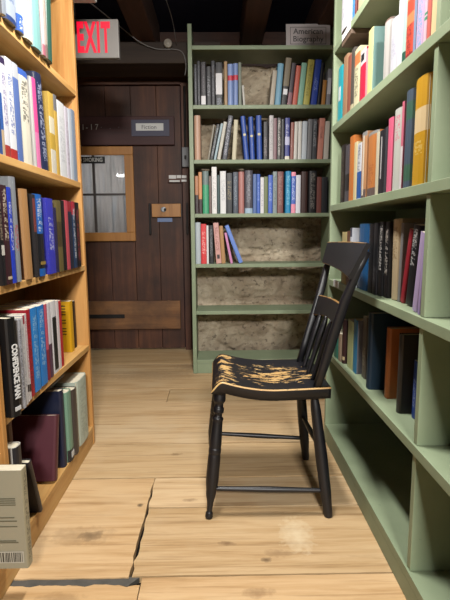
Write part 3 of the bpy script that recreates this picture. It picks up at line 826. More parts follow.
('B1', (-0.054, 3.2465, 1.832), 0.031, 0.2463, 0.145, 0.0, '#1a1a20', {'text': '#8a8a92', 'tz': (0.25, 0.75)}, 'black grey-patterned spine on top row of back bookcase, right of plum black one'),
('B1', (-0.0245, 3.233, 1.832), 0.025, 0.2771, 0.14, 0.0, '#1f1f25', {'text': '#5e5e68', 'tz': (0.2, 0.9)}, 'charcoal slim tall hardback on top row of back bookcase, right of patterned one'),
('B1', (0.014, 3.2442, 1.832), 0.0481, 0.2708, 0.143, 0.0, '#131117', {'label': (0.26, 0.75, '#d4d2d4', 0.85), 'text': '#8890a0', 'tz': (0.02, 0.18)}, 'black broad white-panelled spine on top row of back bookcase, right of charcoal one'),
('B1', (0.0592, 3.2358, 1.832), 0.0211, 0.2738, 0.15, 0.0, '#9a7a52', {}, 'tan brown slim hardback on top row of back bookcase, right of white-panelled one'),
('B1', (0.0891, 3.2348, 1.832), 0.035, 0.2583, 0.143, 0.0, '#7d93c4', {'bands': [(0.6, 0.72, '#c03448')], 'hard': 1}, 'light blue red-banded volume on top row of back bookcase, right of tan one'),
('B1', (0.1239, 3.2327, 1.832), 0.032, 0.2613, 0.146, 0.0, '#7388ba', {'bands': [(0.6, 0.72, '#c03448')], 'hard': 1}, 'matching red-banded blue volume on top row of back bookcase, right of light blue one'),
('B1', (0.1543, 3.2463, 1.832), 0.0208, 0.2704, 0.152, -0.008, '#6d7466', {}, 'grey green slim hardback on top row of back bookcase, right of blue one'),
('B1', (0.181, 3.2438, 1.832), 0.0146, 0.1281, 0.139, -0.0726, '#b4b0a8', {}, 'short thin white booklet on top row of back bookcase, right of grey green one'),
('B1', (0.3631, 3.2323, 1.832), 0.0291, 0.2153, 0.147, 0.093, '#a89e8e', {}, 'pale beige leaning book on top row of back bookcase, right of short white one'),
('B1', (0.4033, 3.2475, 1.832), 0.0405, 0.2642, 0.143, 0.0774, '#6f9cb4', {'hard': 1}, 'pale blue leaning hardback on top row of back bookcase, right of beige one'),
('B1', (0.4443, 3.2386, 1.832), 0.0384, 0.2958, 0.154, 0.1014, '#6f6450', {'bands': [(0, 0.4, '#131115')], 'label': (0.22, 0.34, '#d8d8dc', 0.7)}, 'taupe over black leaning spine on top row of back bookcase, right of pale blue one'),
('B1', (0.4809, 3.2419, 1.832), 0.0291, 0.2649, 0.156, 0.1077, '#32262d', {'bands': [(0, 0.3, '#7a5058')]}, 'dark plum leaning hardback on top row of back bookcase, right of taupe one'),
('B1', (0.5155, 3.2367, 1.832), 0.0318, 0.246, 0.15, 0.102, '#b0503c', {}, 'red orange leaning hardback on top row of back bookcase, right of plum one'),
('B1', (0.5515, 3.2391, 1.832), 0.0345, 0.2645, 0.141, 0.0998, '#7fae98', {}, 'mint green leaning hardback on top row of back bookcase, right of red orange one'),
('B1', (0.5921, 3.2381, 1.832), 0.0411, 0.2834, 0.141, 0.1136, '#bcb45a', {'text': '#8a843c', 'tz': (0.2, 0.9)}, 'yellow leaning hardback on top row of back bookcase, right of mint one'),
('B1', (0.6414, 3.2373, 1.832), 0.0385, 0.2834, 0.157, 0.104, '#2c48a8', {'text': '#8aa0dc', 'tz': (0.3, 0.6)}, 'royal blue leaning hardback on top row of back bookcase, right of yellow one'),
('B1', (0.6748, 3.2327, 1.832), 0.0199, 0.2637, 0.137, 0.0911, '#13131c', {}, 'black leaning slim spine on top row of back bookcase, right of royal blue one'),
('B1', (0.7068, 3.2445, 1.832), 0.0253, 0.158, 0.123, 0.0636, '#b8803c', {}, 'short orange leaning paperback on top row of back bookcase, right of black one'),
('B1', (0.7387, 3.2366, 1.832), 0.0279, 0.2255, 0.137, 0.04, '#8a8a92', {'label': (0.3, 0.75, '#cfcfd6', 0.8)}, 'grey white-labelled end hardback on top row of back bookcase, right of orange one'),
('B2', (-0.1334, 3.2477, 1.482), 0.0428, 0.2899, 0.14, 0.0, '#b48e76', {'hard': 1}, 'tan pink lone hardback on second row of back bookcase, first from the left'),
('B2', (-0.0617, 3.2353, 1.482), 0.0133, 0.2295, 0.139, 0.1764, '#7a7262', {}, 'olive grey thin leaning booklet on second row of back bookcase, right of tan pink one'),
('B2', (-0.0421, 3.2329, 1.482), 0.0224, 0.2312, 0.132, 0.2156, '#1a1d20', {'text': '#8c9298', 'tz': (0.1, 0.9)}, 'black white-edged leaning hardback on second row of back bookcase, right of olive grey one'),
('B2', (-0.0185, 3.2428, 1.482), 0.0158, 0.2407, 0.136, 0.2119, '#93a8b0', {}, 'pale blue thin leaning booklet on second row of back bookcase, right of black one'),
('B2', (0.0077, 3.2327, 1.482), 0.0225, 0.2468, 0.137, 0.1898, '#b8b4a8', {}, 'white thin leaning booklet on second row of back bookcase, right of pale blue one'),
('B2', (0.0468, 3.236, 1.482), 0.0333, 0.2856, 0.148, 0.1554, '#232633', {'text': '#9a9aa8', 'tz': (0.1, 0.95)}, 'navy silver-lettered leaning hardback on second row of back bookcase, right of white one'),
('B2', (0.1102, 3.234, 1.482), 0.0283, 0.2576, 0.156, 0.0624, '#b9b094', {}, 'cream slim hardback on second row of back bookcase, right of navy one'),
('B2', (0.198, 3.2444, 1.482), 0.0323, 0.2835, 0.149, -0.095, '#22489a', {'label': (0.55, 0.6, '#c8bc8c', 0.5), 'hard': 1}, 'blue gilt volume tilting left on second row of back bookcase, right of cream one'),
('B2', (0.2378, 3.2478, 1.482), 0.0324, 0.2792, 0.146, -0.0481, '#22489a', {'label': (0.53, 0.58, '#c8bc8c', 0.5), 'hard': 1}, 'blue gilt volume standing mid-trio on second row of back bookcase, right of blue gilt one'),
('B2', (0.2844, 3.2359, 1.482), 0.0365, 0.2851, 0.148, -0.0257, '#22489a', {'label': (0.55, 0.6, '#c8bc8c', 0.5), 'hard': 1}, 'blue gilt volume ending trio on second row of back bookcase, right of middle blue one'),
('B2', (0.3243, 3.2326, 1.482), 0.0309, 0.2434, 0.141, 0.0, '#19161a', {'text': '#8a7c80', 'tz': (0.1, 0.6)}, 'black grey-flecked paperback on second row of back bookcase, right of last blue one'),
('B2', (0.3618, 3.236, 1.482), 0.0282, 0.2847, 0.146, 0.0, '#b4b0b0', {'text': '#807c80', 'tz': (0.2, 0.9)}, 'light grey lettered hardback on second row of back bookcase, right of black one'),
('B2', (0.3888, 3.2453, 1.482), 0.0228, 0.2687, 0.156, 0.0, '#806066', {}, 'mauve slim hardback on second row of back bookcase, right of light grey one'),
('B2', (0.4146, 3.2325, 1.482), 0.0249, 0.2686, 0.148, 0.0, '#413f3d', {'text': '#c8c4bc', 'tz': (0.1, 0.95)}, 'white-flecked black spine on second row of back bookcase, right of mauve one'),
('B2', (0.4402, 3.2359, 1.482), 0.0222, 0.2621, 0.142, 0.0, '#111014', {}, 'plain black slim hardback on second row of back bookcase, right of flecked one'),
('B2', (0.4694, 3.2357, 1.482), 0.0309, 0.2683, 0.142, 0.0, '#343c80', {'bands': [(0, 0.08, '#d8d2c0'), (0.35, 0.55, '#b4b4d0')], 'text': '#c0c0dc', 'tz': (0.55, 0.85)}, 'indigo and white paperback on second row of back bookcase, right of black one'),
('B2', (0.5008, 3.2343, 1.482), 0.023, 0.2395, 0.15, 0.0153, '#80483c', {}, 'rust brown slim hardback on second row of back bookcase, right of indigo one'),
('B2', (0.5255, 3.2468, 1.482), 0.0237, 0.2458, 0.135, 0.0244, '#c0bcb4', {}, 'off-white slim paperback on second row of back bookcase, right of rust one'),
('B2', (0.5546, 3.2478, 1.482), 0.0237, 0.2488, 0.145, 0.0092, '#ccc9c2', {}, 'chalk white paperback on second row of back bookcase, right of off-white one'),
('B2', (0.5851, 3.2464, 1.482), 0.0332, 0.2487, 0.142, 0.0187, '#b8c0c8', {}, 'icy blue white paperback on second row of back bookcase, right of chalk one'),
('B2', (0.6193, 3.2447, 1.482), 0.0298, 0.2615, 0.15, 0.0253, '#7c7c80', {}, 'mid grey hardback on second row of back bookcase, right of icy one'),
('B2', (0.6532, 3.2399, 1.482), 0.0298, 0.2612, 0.151, 0.0142, '#414348', {'text': '#9a9ca2', 'tz': (0.3, 0.95)}, 'slate grey lettered hardback on second row of back bookcase, right of mid grey one'),
('B2', (0.6904, 3.2354, 1.482), 0.0366, 0.2648, 0.139, 0.0531, '#c08070', {'text': '#7a4640', 'tz': (0.5, 0.8)}, 'salmon pink hardback on second row of back bookcase, right of slate one'),
('B2', (0.7338, 3.2464, 1.482), 0.0339, 0.2481, 0.152, 0.0268, '#b8b2a8', {}, 'grey white end paperback on second row of back bookcase, right of salmon one'),
('B3', (-0.1442, 3.2374, 1.126), 0.0231, 0.2516, 0.153, 0.0, '#a8704c', {'bands': [(0, 0.5, '#2d1c1f')]}, 'orange over dark paperback on third row of back bookcase, first from the left'),
('B3', (-0.1195, 3.2448, 1.126), 0.0231, 0.2778, 0.151, 0.0, '#c08454', {'bands': [(0, 0.35, '#332223')]}, 'apricot dark-footed paperback on third row of back bookcase, right of orange one'),
('B3', (-0.0834, 3.245, 1.126), 0.0435, 0.2841, 0.151, 0.0, '#3f9a70', {'bands': [(0.68, 1, '#6a7a78')], 'hard': 1}, 'green grey-topped hardback on third row of back bookcase, right of apricot one'),
('B3', (-0.0524, 3.2425, 1.126), 0.0163, 0.2511, 0.145, 0.0, '#68544e', {}, 'brown grey slim paperback on third row of back bookcase, right of green one'),
('B3', (-0.0241, 3.2363, 1.126), 0.034, 0.31, 0.152, 0.0, '#dcdad8', {'text': '#a8a4a4', 'tz': (0.1, 0.8)}, 'tall white spine on third row of back bookcase, right of brown grey one'),
('B3', (0.0039, 3.2473, 1.126), 0.0184, 0.2573, 0.154, 0.0, '#1a3c3c', {}, 'dark teal slim hardback on third row of back bookcase, right of tall white one'),
('B3', (0.0356, 3.2475, 1.126), 0.0395, 0.2834, 0.139, 0.0, '#d6d6d6', {'text': '#9a9ca4', 'tz': (0.3, 0.8)}, 'broad white hardback on third row of back bookcase, right of dark teal one'),
('B3', (0.0788, 3.2427, 1.126), 0.0429, 0.27, 0.157, 0.0, '#13161c', {'text': '#8a7a54', 'tz': (0.35, 0.8)}, 'black gold-lettered hardback on third row of back bookcase, right of broad white one'),
('B3', (0.1208, 3.2464, 1.126), 0.0354, 0.2764, 0.139, 0.0, '#363f4d', {'text': '#7c8896', 'tz': (0.2, 0.9)}, 'slate navy hardback on third row of back bookcase, right of gold-lettered one'),
('B3', (0.161, 3.2475, 1.126), 0.0395, 0.2794, 0.141, 0.0, '#a8706a', {'hard': 1}, 'dusty rose hardback on third row of back bookcase, right of slate navy one'),
('B3', (0.2104, 3.233, 1.126), 0.0552, 0.2857, 0.151, 0.0, '#4b4952', {'bands': [(0, 0.12, '#9ab0c4')], 'text': '#8a8a94', 'tz': (0.25, 0.9), 'hard': 1}, 'charcoal pale-footed broad hardback on third row of back bookcase, right of rose one'),
('B3', (0.2527, 3.2422, 1.126), 0.0252, 0.2624, 0.14, 0.0, '#47639a', {}, 'steel blue paperback on third row of back bookcase, right of charcoal one'),
('B3', (0.2776, 3.2439, 1.126), 0.0218, 0.2623, 0.148, 0.0, '#2c56b0', {'text': '#8aa4dc', 'tz': (0.3, 0.8)}, 'cobalt blue paperback on third row of back bookcase, right of steel blue one'),
('B3', (0.3022, 3.2355, 1.126), 0.0246, 0.2391, 0.151, 0.0, '#d2d0d2', {'text': '#9a9aa4', 'tz': (0.2, 0.8)}, 'short white paperback on third row of back bookcase, right of cobalt one'),
('B3', (0.3295, 3.2468, 1.126), 0.0273, 0.2455, 0.134, 0.0, '#667048', {}, 'olive green paperback on third row of back bookcase, right of short white one'),
('B3', (0.3596, 3.246, 1.126), 0.0301, 0.2552, 0.136, 0.0, '#3a5cb8', {'text': '#98aee0', 'tz': (0.3, 0.8)}, 'ultramarine paperback on third row of back bookcase, right of olive one'),
('B3', (0.3906, 3.245, 1.126), 0.0294, 0.2781, 0.14, 0.0, '#7e8a8a', {'text': '#525a58', 'tz': (0.2, 0.9)}, 'grey sage lettered hardback on third row of back bookcase, right of ultramarine one'),
('B3', (0.4278, 3.246, 1.126), 0.041, 0.2779, 0.154, 0.0, '#70403c', {'text': '#9a7468', 'tz': (0.2, 0.9)}, 'brick brown lettered hardback on third row of back bookcase, right of grey sage one'),
('B3', (0.4811, 3.2461, 1.126), 0.0383, 0.2809, 0.149, 0.0, '#1c82b0', {'text': '#7cc0d8', 'tz': (0.2, 0.9), 'hard': 1}, 'cyan blue hardback on third row of back bookcase, right of brick one'),
('B3', (0.5167, 3.2427, 1.126), 0.0301, 0.2741, 0.142, 0.0, '#3c5cb4', {'bands': [(0, 0.22, '#e08aa0'), (0.9, 1, '#e08aa0')], 'text': '#c0cce8', 'tz': (0.3, 0.85)}, 'blue pink-ended paperback on third row of back bookcase, right of cyan one'),
('B3', (0.55, 3.2463, 1.126), 0.0322, 0.2541, 0.142, 0.0, '#d4d6de', {}, 'white slim hardback on third row of back bookcase, right of pink-ended one'),
('B3', (0.5915, 3.2395, 1.126), 0.0472, 0.277, 0.153, 0.0, '#3f2825', {'hard': 1}, 'chocolate brown hardback on third row of back bookcase, right of white slim one'),
('B3', (0.6462, 3.2324, 1.126), 0.0554, 0.2799, 0.149, 0.0, '#202023', {'text': '#7e7a74', 'tz': (0.1, 0.95), 'hard': 1}, 'black mottled broad hardback on third row of back bookcase, right of chocolate one'),
('B3', (0.6925, 3.2415, 1.126), 0.0322, 0.2401, 0.133, 0.0, '#70403a', {}, 'short red brown hardback on third row of back bookcase, right of mottled one'),
('B3', (0.7309, 3.2458, 1.126), 0.0404, 0.2398, 0.142, 0.0, '#1c1c21', {}, 'short blue black hardback on third row of back bookcase, right of red brown one'),
('B4', (-0.1399, 3.2342, 0.783), 0.0372, 0.284, 0.15, 0.0, '#a8b2b8', {'hard': 1}, 'light grey hardback on fourth row of back bookcase, first from the left'),
('B4', (-0.1013, 3.2443, 0.783), 0.0373, 0.2736, 0.145, 0.0, '#cc3034', {'text': '#f0b4b0', 'tz': (0.25, 0.8)}, 'red white-lettered paperback on fourth row of back bookcase, right of light grey one'),
('B4', (-0.0742, 3.2322, 0.783), 0.0142, 0.2632, 0.147, 0.0, '#d4d4d4', {}, 'white thin paperback on fourth row of back bookcase, right of red one'),
('B4', (-0.0477, 3.2452, 0.783), 0.0294, 0.263, 0.153, -0.012, '#1b1d20', {'text': '#80868a', 'tz': (0.2, 0.9)}, 'black grey-lettered paperback on fourth row of back bookcase, right of white one'),
('B4', (0.0031, 3.2407, 0.783), 0.0361, 0.2806, 0.14, -0.0709, '#c89890', {'text': '#8a4e50', 'tz': (0.3, 0.9), 'label': (0.12, 0.22, '#2d2225', 0.5)}, 'pink lettered hardback on fourth row of back bookcase, right of black one'),
('B4', (0.0358, 3.2446, 0.783), 0.0264, 0.2596, 0.144, -0.0657, '#a87e50', {}, 'tan wooden-toned paperback on fourth row of back bookcase, right of pink one'),
('B4', (0.0922, 3.2357, 0.783), 0.0164, 0.2152, 0.134, -0.2006, '#c884b0', {}, 'orchid pink thin paperback on fourth row of back bookcase, right of tan one'),
('B4', (0.157, 3.2475, 0.783), 0.0273, 0.2767, 0.148, -0.3684, '#6484cc', {}, 'blue strongly leaning paperback on fourth row of back bookcase, right of orchid one'),
('R1', (0.497, 1.9519, 1.78), 0.0969, 0.214, 0.13, 0.0, '#e2e2ea', {'text': '#b8b8c8', 'tz': (0.2, 0.9), 'hard': 1}, 'tall white spine on top shelf of right bookcase, first from the left'),
('R1', (0.515, 1.8837, 1.78), 0.0344, 0.2313, 0.133, 0.0, '#3f8ed0', {'hard': 1}, 'bright blue spine on top shelf of right bookcase, right of white one'),
('R1', (0.515, 1.8524, 1.78), 0.0201, 0.206, 0.139, 0.0, '#7a3a38', {}, 'dark red thin spine on top shelf of right bookcase, right of blue one'),
('R1', (0.515, 1.7839, 1.78), 0.1045, 0.1844, 0.14, 0.0, '#d2bc9a', {'hard': 1}, 'beige hardback on top shelf of right bookcase, right of dark red one'),
('R2', (0.52, 2.0701, 1.456), 0.0674, 0.2278, 0.141, 0.0, '#2cb4c4', {'label': (0.4, 0.65, '#e4eaea', 0.4)}, 'turquoise thin paperback on second shelf of right bookcase, first from the left'),
('R2', (0.52, 1.9898, 1.456), 0.0635, 0.2438, 0.142, 0.0, '#b48c6c', {}, 'tan brown paperback on second shelf of right bookcase, right of turquoise one'),
('R2', (0.52, 1.9312, 1.456), 0.0455, 0.223, 0.147, 0.0, '#9c5c4a', {}, 'terracotta slim hardback on second shelf of right bookcase, right of tan one'),
('R2', (0.52, 1.8859, 1.456), 0.0406, 0.2326, 0.147, 0.0, '#5c5650', {'bands': [(0.0, 0.12, '#cfc4a0')]}, 'charcoal and beige spine on second shelf of right bookcase, right of terracotta one'),
('R2', (0.52, 1.8274, 1.456), 0.0685, 0.2108, 0.129, 0.0, '#e6deb8', {'bands': [(0.72, 0.92, '#e08450')], 'text': '#2a2622', 'tz': (0.2, 0.72)}, 'cream black-lettered orange-topped spine on second shelf of right bookcase, right of charcoal one'),
('R2', (0.52, 1.7539, 1.456), 0.0654, 0.1802, 0.139, 0.0, '#d8284c', {'bands': [(0.72, 1, '#dcd8dc')], 'label': (0.8, 0.92, '#2a2a30', 0.5)}, 'crimson white-topped hardback on second shelf of right bookcase, right of cream one'),
('R2', (0.52, 1.7082, 1.456), 0.0199, 0.1669, 0.124, 0.0, '#e49aa4', {}, 'pink thin paperback on second shelf of right bookcase, right of crimson one'),
('R2', (0.518, 1.6672, 1.456), 0.0505, 0.213, 0.17, 0.0, '#dedc98', {'cover': '#8fb8b4'}, 'pale yellow picture-covered book on second shelf of right bookcase, right of pink one'),
('R2', (0.52, 1.5214, 1.456), 0.0572, 0.1799, 0.139, 0.0, '#c2beba', {'bands': [(0.97, 1, '#80685c')], 'hard': 1}, 'grey white hardback on second shelf of right bookcase, right of pale yellow one'),
('R2', (0.52, 1.4569, 1.456), 0.0641, 0.158, 0.128, 0.0, '#d2d2dc', {'text': '#b0b0c0', 'tz': (0.3, 0.8), 'hard': 1}, 'lilac white hardback on second shelf of right bookcase, right of grey one'),
('R2', (0.52, 1.4071, 1.456), 0.0344, 0.1908, 0.14, 0.0, '#e6eaee', {}, 'bright white tall paperback on second shelf of right bookcase, right of lilac white one'),
('R2', (0.52, 1.3756, 1.456), 0.0239, 0.1761, 0.124, 0.0, '#b8d8cc', {'bands': [(0.05, 0.2, '#1e5a48')]}, 'mint green-footed tall paperback on second shelf of right bookcase, right of bright white one'),
('R2', (0.52, 1.3377, 1.456), 0.0502, 0.1837, 0.14, 0.0, '#d85038', {'bands': [(0.0, 0.1, '#9a2c34'), (0.5, 0.65, '#e88a58'), (0.85, 1, '#e0a070')], 'text': '#7a1c28', 'tz': (0.05, 0.5)}, 'orange red illustrated spine on second shelf of right bookcase, right of mint one'),
('R2', (0.52, 1.3027, 1.456), 0.015, 0.1668, 0.124, 0.0, '#8898b8', {}, 'blue grey thin spine on second shelf of right bookcase, right of orange one'),
('R2', (0.52, 1.2714, 1.456), 0.0463, 0.1755, 0.124, 0.0, '#d4b4d8', {'text': '#6ab0e0', 'tz': (0, 1)}, 'lilac polka-dotted spine on second shelf of right bookcase, right of blue grey one'),
('R2', (0.52, 1.2381, 1.456), 0.0158, 0.1588, 0.13, 0.0, '#e8c4d4', {'bands': [(0.38, 0.43, '#4a9a78'), (0.46, 0.5, '#4a9a78')]}, 'pale pink green-banded spine on second shelf of right bookcase, right of dotted one'),
('R2', (0.52, 1.2185, 1.456), 0.0207, 0.1534, 0.127, 0.0, '#d8685c', {}, 'salmon red paperback on second shelf of right bookcase, right of green-banded one'),
('R2', (0.52, 1.1905, 1.456), 0.0321, 0.1458, 0.131, 0.0, '#ecd2a0', {}, 'cream yellow paperback on second shelf of right bookcase, right of salmon one'),
('R3', (0.525, 2.0099, 1.116), 0.064, 0.239, 0.151, 0.0, '#2c2220', {'text': '#6a5648', 'tz': (0.1, 0.9)}, 'black brown slim hardback on third shelf of right bookcase, first from the left'),
('R3', (0.525, 1.942, 1.116), 0.0612, 0.2269, 0.144, 0.0, '#585258', {'bands': [(0.2, 0.5, '#2a2628')]}, 'grey and black paperback on third shelf of right bookcase, right of black brown one'),
('R3', (0.525, 1.8805, 1.116), 0.0586, 0.2504, 0.135, 0.0, '#d8823c', {}, 'orange slim paperback on third shelf of right bookcase, right of grey one'),
('R3', (0.525, 1.8268, 1.116), 0.0396, 0.2176, 0.135, 0.0, '#e8d8a8', {}, 'cream yellow slim paperback on third shelf of right bookcase, right of orange one'),
('R3', (0.525, 1.7775, 1.116), 0.0525, 0.2049, 0.137, 0.0, '#e0e4ec', {'bands': [(0.02, 0.5, '#2c62b0')], 'text': '#1c1c28', 'tz': (0.52, 0.97)}, 'white black-lettered blue-footed spine on third shelf of right bookcase, right of cream one'),
('R3', (0.525, 1.7217, 1.116), 0.0549, 0.2332, 0.141, 0.0, '#c99468', {'bands': [(0, 0.14, '#6f5c58'), (0.93, 1, '#9a9a98')], 'label': (0.05, 0.95, '#ece0cc', 0.25)}, 'silver-topped peach hardback on third shelf of right bookcase, right of blue-footed one'),
('R3', (0.525, 1.6416, 1.116), 0.0966, 0.2166, 0.143, 0.0, '#cf8447', {'bands': [(0, 0.14, '#6f5c58'), (0.95, 1, '#9a9a98')], 'text': '#b0683a', 'tz': (0.2, 0.5), 'hard': 1}, 'broad orange grey-footed hardback on third shelf of right bookcase, right of peach one'),
('R3', (0.525, 1.5768, 1.116), 0.0274, 0.2036, 0.136, 0.0, '#d6ceb4', {}, 'ivory slim paperback on third shelf of right bookcase, right of broad orange one'),
('R3', (0.525, 1.5342, 1.116), 0.0538, 0.201, 0.127, 0.0, '#26242c', {'label': (0.25, 0.9, '#c8c8c8', 0.12)}, 'black white-lined hardback on third shelf of right bookcase, right of ivory one'),
('R3', (0.525, 1.4964, 1.116), 0.0183, 0.2022, 0.131, 0.0, '#3e4148', {}, 'dark slate slim paperback on third shelf of right bookcase, right of black one'),
('R3', (0.525, 1.4649, 1.116), 0.0394, 0.2223, 0.146, 0.0, '#ec6c90', {}, 'hot pink paperback on third shelf of right bookcase, right of slate one'),
('R3', (0.525, 1.4116, 1.116), 0.0655, 0.2353, 0.139, 0.0, '#d0d2ca', {'text': '#e8688c', 'tz': (0.62, 0.92), 'hard': 1}, 'pale grey pink-lettered hardback on third shelf of right bookcase, right of hot pink one'),
('R3', (0.525, 1.3701, 1.116), 0.0142, 0.2442, 0.149, 0.0, '#d87088', {'bands': [(0.0, 0.5, '#e4dce0')]}, 'rose and white thin paperback on third shelf of right bookcase, right of pale grey one'),
('R3', (0.525, 1.3339, 1.116), 0.0529, 0.2643, 0.157, 0.0, '#4c5c6e', {'bands': [(0.08, 0.25, '#3f6a54'), (0.7, 0.88, '#3f6a58')], 'hard': 1}, 'blue grey green-patched hardback on third shelf of right bookcase, right of rose one'),
('R3', (0.525, 1.2594, 1.116), 0.083, 0.2751, 0.151, 0.0, '#d6a21e', {'bands': [(0.5, 0.72, '#ead0a0')], 'text': '#ecca70', 'tz': (0.3, 0.42), 'hard': 1}, 'thick yellow cream-labelled hardback on third shelf of right bookcase, right of green-patched one'),
('R4', (0.514, 1.9137, 0.785), 0.0712, 0.212, 0.141, 0.0, '#d8c88e', {}, 'cream paperback beside far panel on fourth shelf of right bookcase, first from the left'),
('R4', (0.51, 1.8375, 0.785), 0.0403, 0.2159, 0.14, 0.0, '#7a5440', {}, 'brown slim hardback on fourth shelf of right bookcase, right of cream one'),
('R4', (0.505, 1.7857, 0.785), 0.023, 0.227, 0.137, 0.0, '#c8ccd4', {'bands': [(0.85, 1, '#50505c')], 'label': (0.3, 0.6, '#2c54b8', 0.6)}, 'white blue-panelled spine on fourth shelf of right bookcase, right of brown one'),
('R4', (0.528, 1.711, 0.785), 0.1213, 0.2411, 0.151, 0.0, '#1f5f96', {'hard': 1}, 'broad bright blue hardback on fourth shelf of right bookcase, right of blue-panelled one'),
('R4', (0.53, 1.6215, 0.785), 0.0476, 0.2393, 0.142, 0.0, '#17171b', {}, 'black slim hardback on fourth shelf of right bookcase, right of bright blue one'),
('R4', (0.53, 1.5768, 0.785), 0.036, 0.2418, 0.151, 0.0, '#1a1a1e', {'text': '#4a4a50', 'tz': (0.1, 0.4)}, 'black grey-lettered slim hardback on fourth shelf of right bookcase, right of black one'),
('R4', (0.535, 1.5361, 0.785), 0.0401, 0.2443, 0.139, -0.008, '#141418', {'text': '#dcd8d4', 'tz': (0.35, 0.95)}, 'black bold white-lettered hardback on fourth shelf of right bookcase, right of grey-lettered one'),
('R4', (0.54, 1.4925, 0.785), 0.0379, 0.2434, 0.151, -0.024, '#161418', {'text': '#d0c8c0', 'tz': (0.3, 0.9)}, 'second white-lettered black hardback on fourth shelf of right bookcase, right of bold-lettered one'),
('R4', (0.547, 1.4409, 0.785), 0.0561, 0.2494, 0.15, -0.0378, '#d0bc98', {'text': '#a48a64', 'tz': (0.5, 0.9), 'hard': 1}, 'ivory tan hardback on fourth shelf of right bookcase, right of second lettered one'),
('R4', (0.549, 1.4033, 0.785), 0.018, 0.238, 0.144, 0.026, '#8c8a8c', {}, 'grey leaning paperback on fourth shelf of right bookcase, right of ivory one'),
('R4', (0.549, 1.3779, 0.785), 0.0258, 0.2218, 0.138, 0.2065, '#a82838', {}, 'red leaning hardback on fourth shelf of right bookcase, right of grey one'),
('R4', (0.545, 1.3204, 0.785), 0.0441, 0.2303, 0.134, 0.1441, '#1c1c20', {'text': '#d8d8d8', 'tz': (0.5, 0.95)}, 'black white-lettered leaning hardback on fourth shelf of right bookcase, right of red one'),
('R4', (0.522, 1.2228, 0.785), 0.0307, 0.2112, 0.143, 0.1421, '#c8b4e0', {}, 'pale lilac leaning paperback on fourth shelf of right bookcase, right of black leaning one'),
('R4', (0.515, 1.1779, 0.785), 0.0133, 0.2071, 0.134, 0.0598, '#b8a4d8', {}, 'lavender paperback against divider on fourth shelf of right bookcase, right of lilac one'),
('R5', (0.515, 2.0049, 0.446), 0.0647, 0.12, 0.133, 0.0, '#2f8a7a', {}, 'teal green thin paperback on fifth shelf of right bookcase, first from the left'),
('R5', (0.517, 1.9481, 0.446), 0.0436, 0.12, 0.123, 0.0, '#a8927c', {}, 'pale brown thin paperback on fifth shelf of right bookcase, right of teal one'),
('R5', (0.52, 1.9096, 0.446), 0.0283, 0.1874, 0.125, 0.0, '#38191a', {'bands': [(0.08, 0.16, '#c8b48a')], 'hard': 1}, 'dark maroon hardback on fifth shelf of right bookcase, right of pale brown one'),
('R5', (0.53, 1.8388, 0.446), 0.0771, 0.1974, 0.128, 0.0, '#bcc48c', {}, 'pale lime paperback on fifth shelf of right bookcase, right of maroon one'),
('R5', (0.532, 1.7759, 0.446), 0.0474, 0.2128, 0.144, 0.0, '#2284b4', {'cover': '#8c8c98'}, 'blue dark-covered paperback on fifth shelf of right bookcase, right of lime one'),
('R5', (0.547, 1.7094, 0.446), 0.0489, 0.2365, 0.136, 0.0, '#70685e', {'text': '#b8b09a', 'tz': (0.2, 0.5)}, 'grey taupe slim hardback on fifth shelf of right bookcase, right of blue one'),
('R5', (0.523, 1.5892, 0.446), 0.0388, 0.2724, 0.22, 0.0, '#17344a', {'hard': 1}, 'large dark teal hardback on fifth shelf of right bookcase, right of taupe one'),
('R5', (0.555, 1.4942, 0.446), 0.0335, 0.2381, 0.14, 0.0, '#c07038', {'hard': 1}, 'orange brown leather hardback on fifth shelf of right bookcase, right of dark teal one'),
('R5', (0.545, 1.3635, 0.446), 0.0271, 0.2463, 0.22, 0.0, '#3a3634', {'hard': 1}, 'large charcoal hardback on fifth shelf of right bookcase, right of leather one'),
('R5', (0.575, 1.3152, 0.446), 0.027, 0.176, 0.128, 0.0, '#24489c', {'text': '#a8b8dc', 'tz': (0.2, 0.7)}, 'short blue white-lettered paperback on fifth shelf of right bookcase, right of charcoal one'),
]

for k, loc, w, h, d, tilt, col, op, label in BOOKS:
    op = dict(op)
    ALB = 0.82 if k[0] == 'B' else 0.50   # back bookcase colours lightened to offset the weaker light there
    if 'label' in op: op['label_strip'] = op.pop('label')
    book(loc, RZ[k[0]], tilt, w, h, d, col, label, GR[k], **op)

ALB = 0.50
# the few books at the near end of the bottom pine shelf
b = book((-0.528, 1.180, 0.092), PI / 2, 0.0, 0.034, 0.286, 0.17, '#b9b295', 'beige barcoded paperback standing at near end of bottom pine shelf', GR['L5'], cover='#b6b098', text='#6c6a58', tz=(0.05, 0.97))
bm = bmesh.new(); box(bm, (-0.0188, 0.01, 0.018), (-0.0182, 0.085, 0.052)); bc = obj('barcode_panel', bm, cover_mat('#d6d2c2'), b)
bm = bmesh.new()
rr = random.Random(8); y = 0.014
while y < 0.08:
    ww = rr.choice((0.0014, 0.0026, 0.004)); box(bm, (-0.0193, y, 0.021), (-0.0189, y + ww, 0.049)); y += ww + rr.choice((0.0016, 0.003))
obj('barcode', bm, cover_mat('#4a463c'), bc)
bm = bmesh.new()
for i, zz in enumerate((0.205, 0.199, 0.193, 0.187, 0.150, 0.140, 0.124, 0.082, 0.077)):
    box(bm, (-0.0188, 0.022 + (0.006 if i in (4, 7) else 0), zz), (-0.0182, 0.15 - (0.03 if i in (3, 8) else 0), zz + 0.0028))
obj('cover_print', bm, cover_mat('#6f6a54'), b)
b = book((-0.592, 1.302, 0.092), PI / 2, 0.0, 0.046, 0.292, 0.16, '#2a2a30', 'dark book with white page top behind beige barcoded paperback', GR['L5'], hard=1, cover='#d4d0c8')
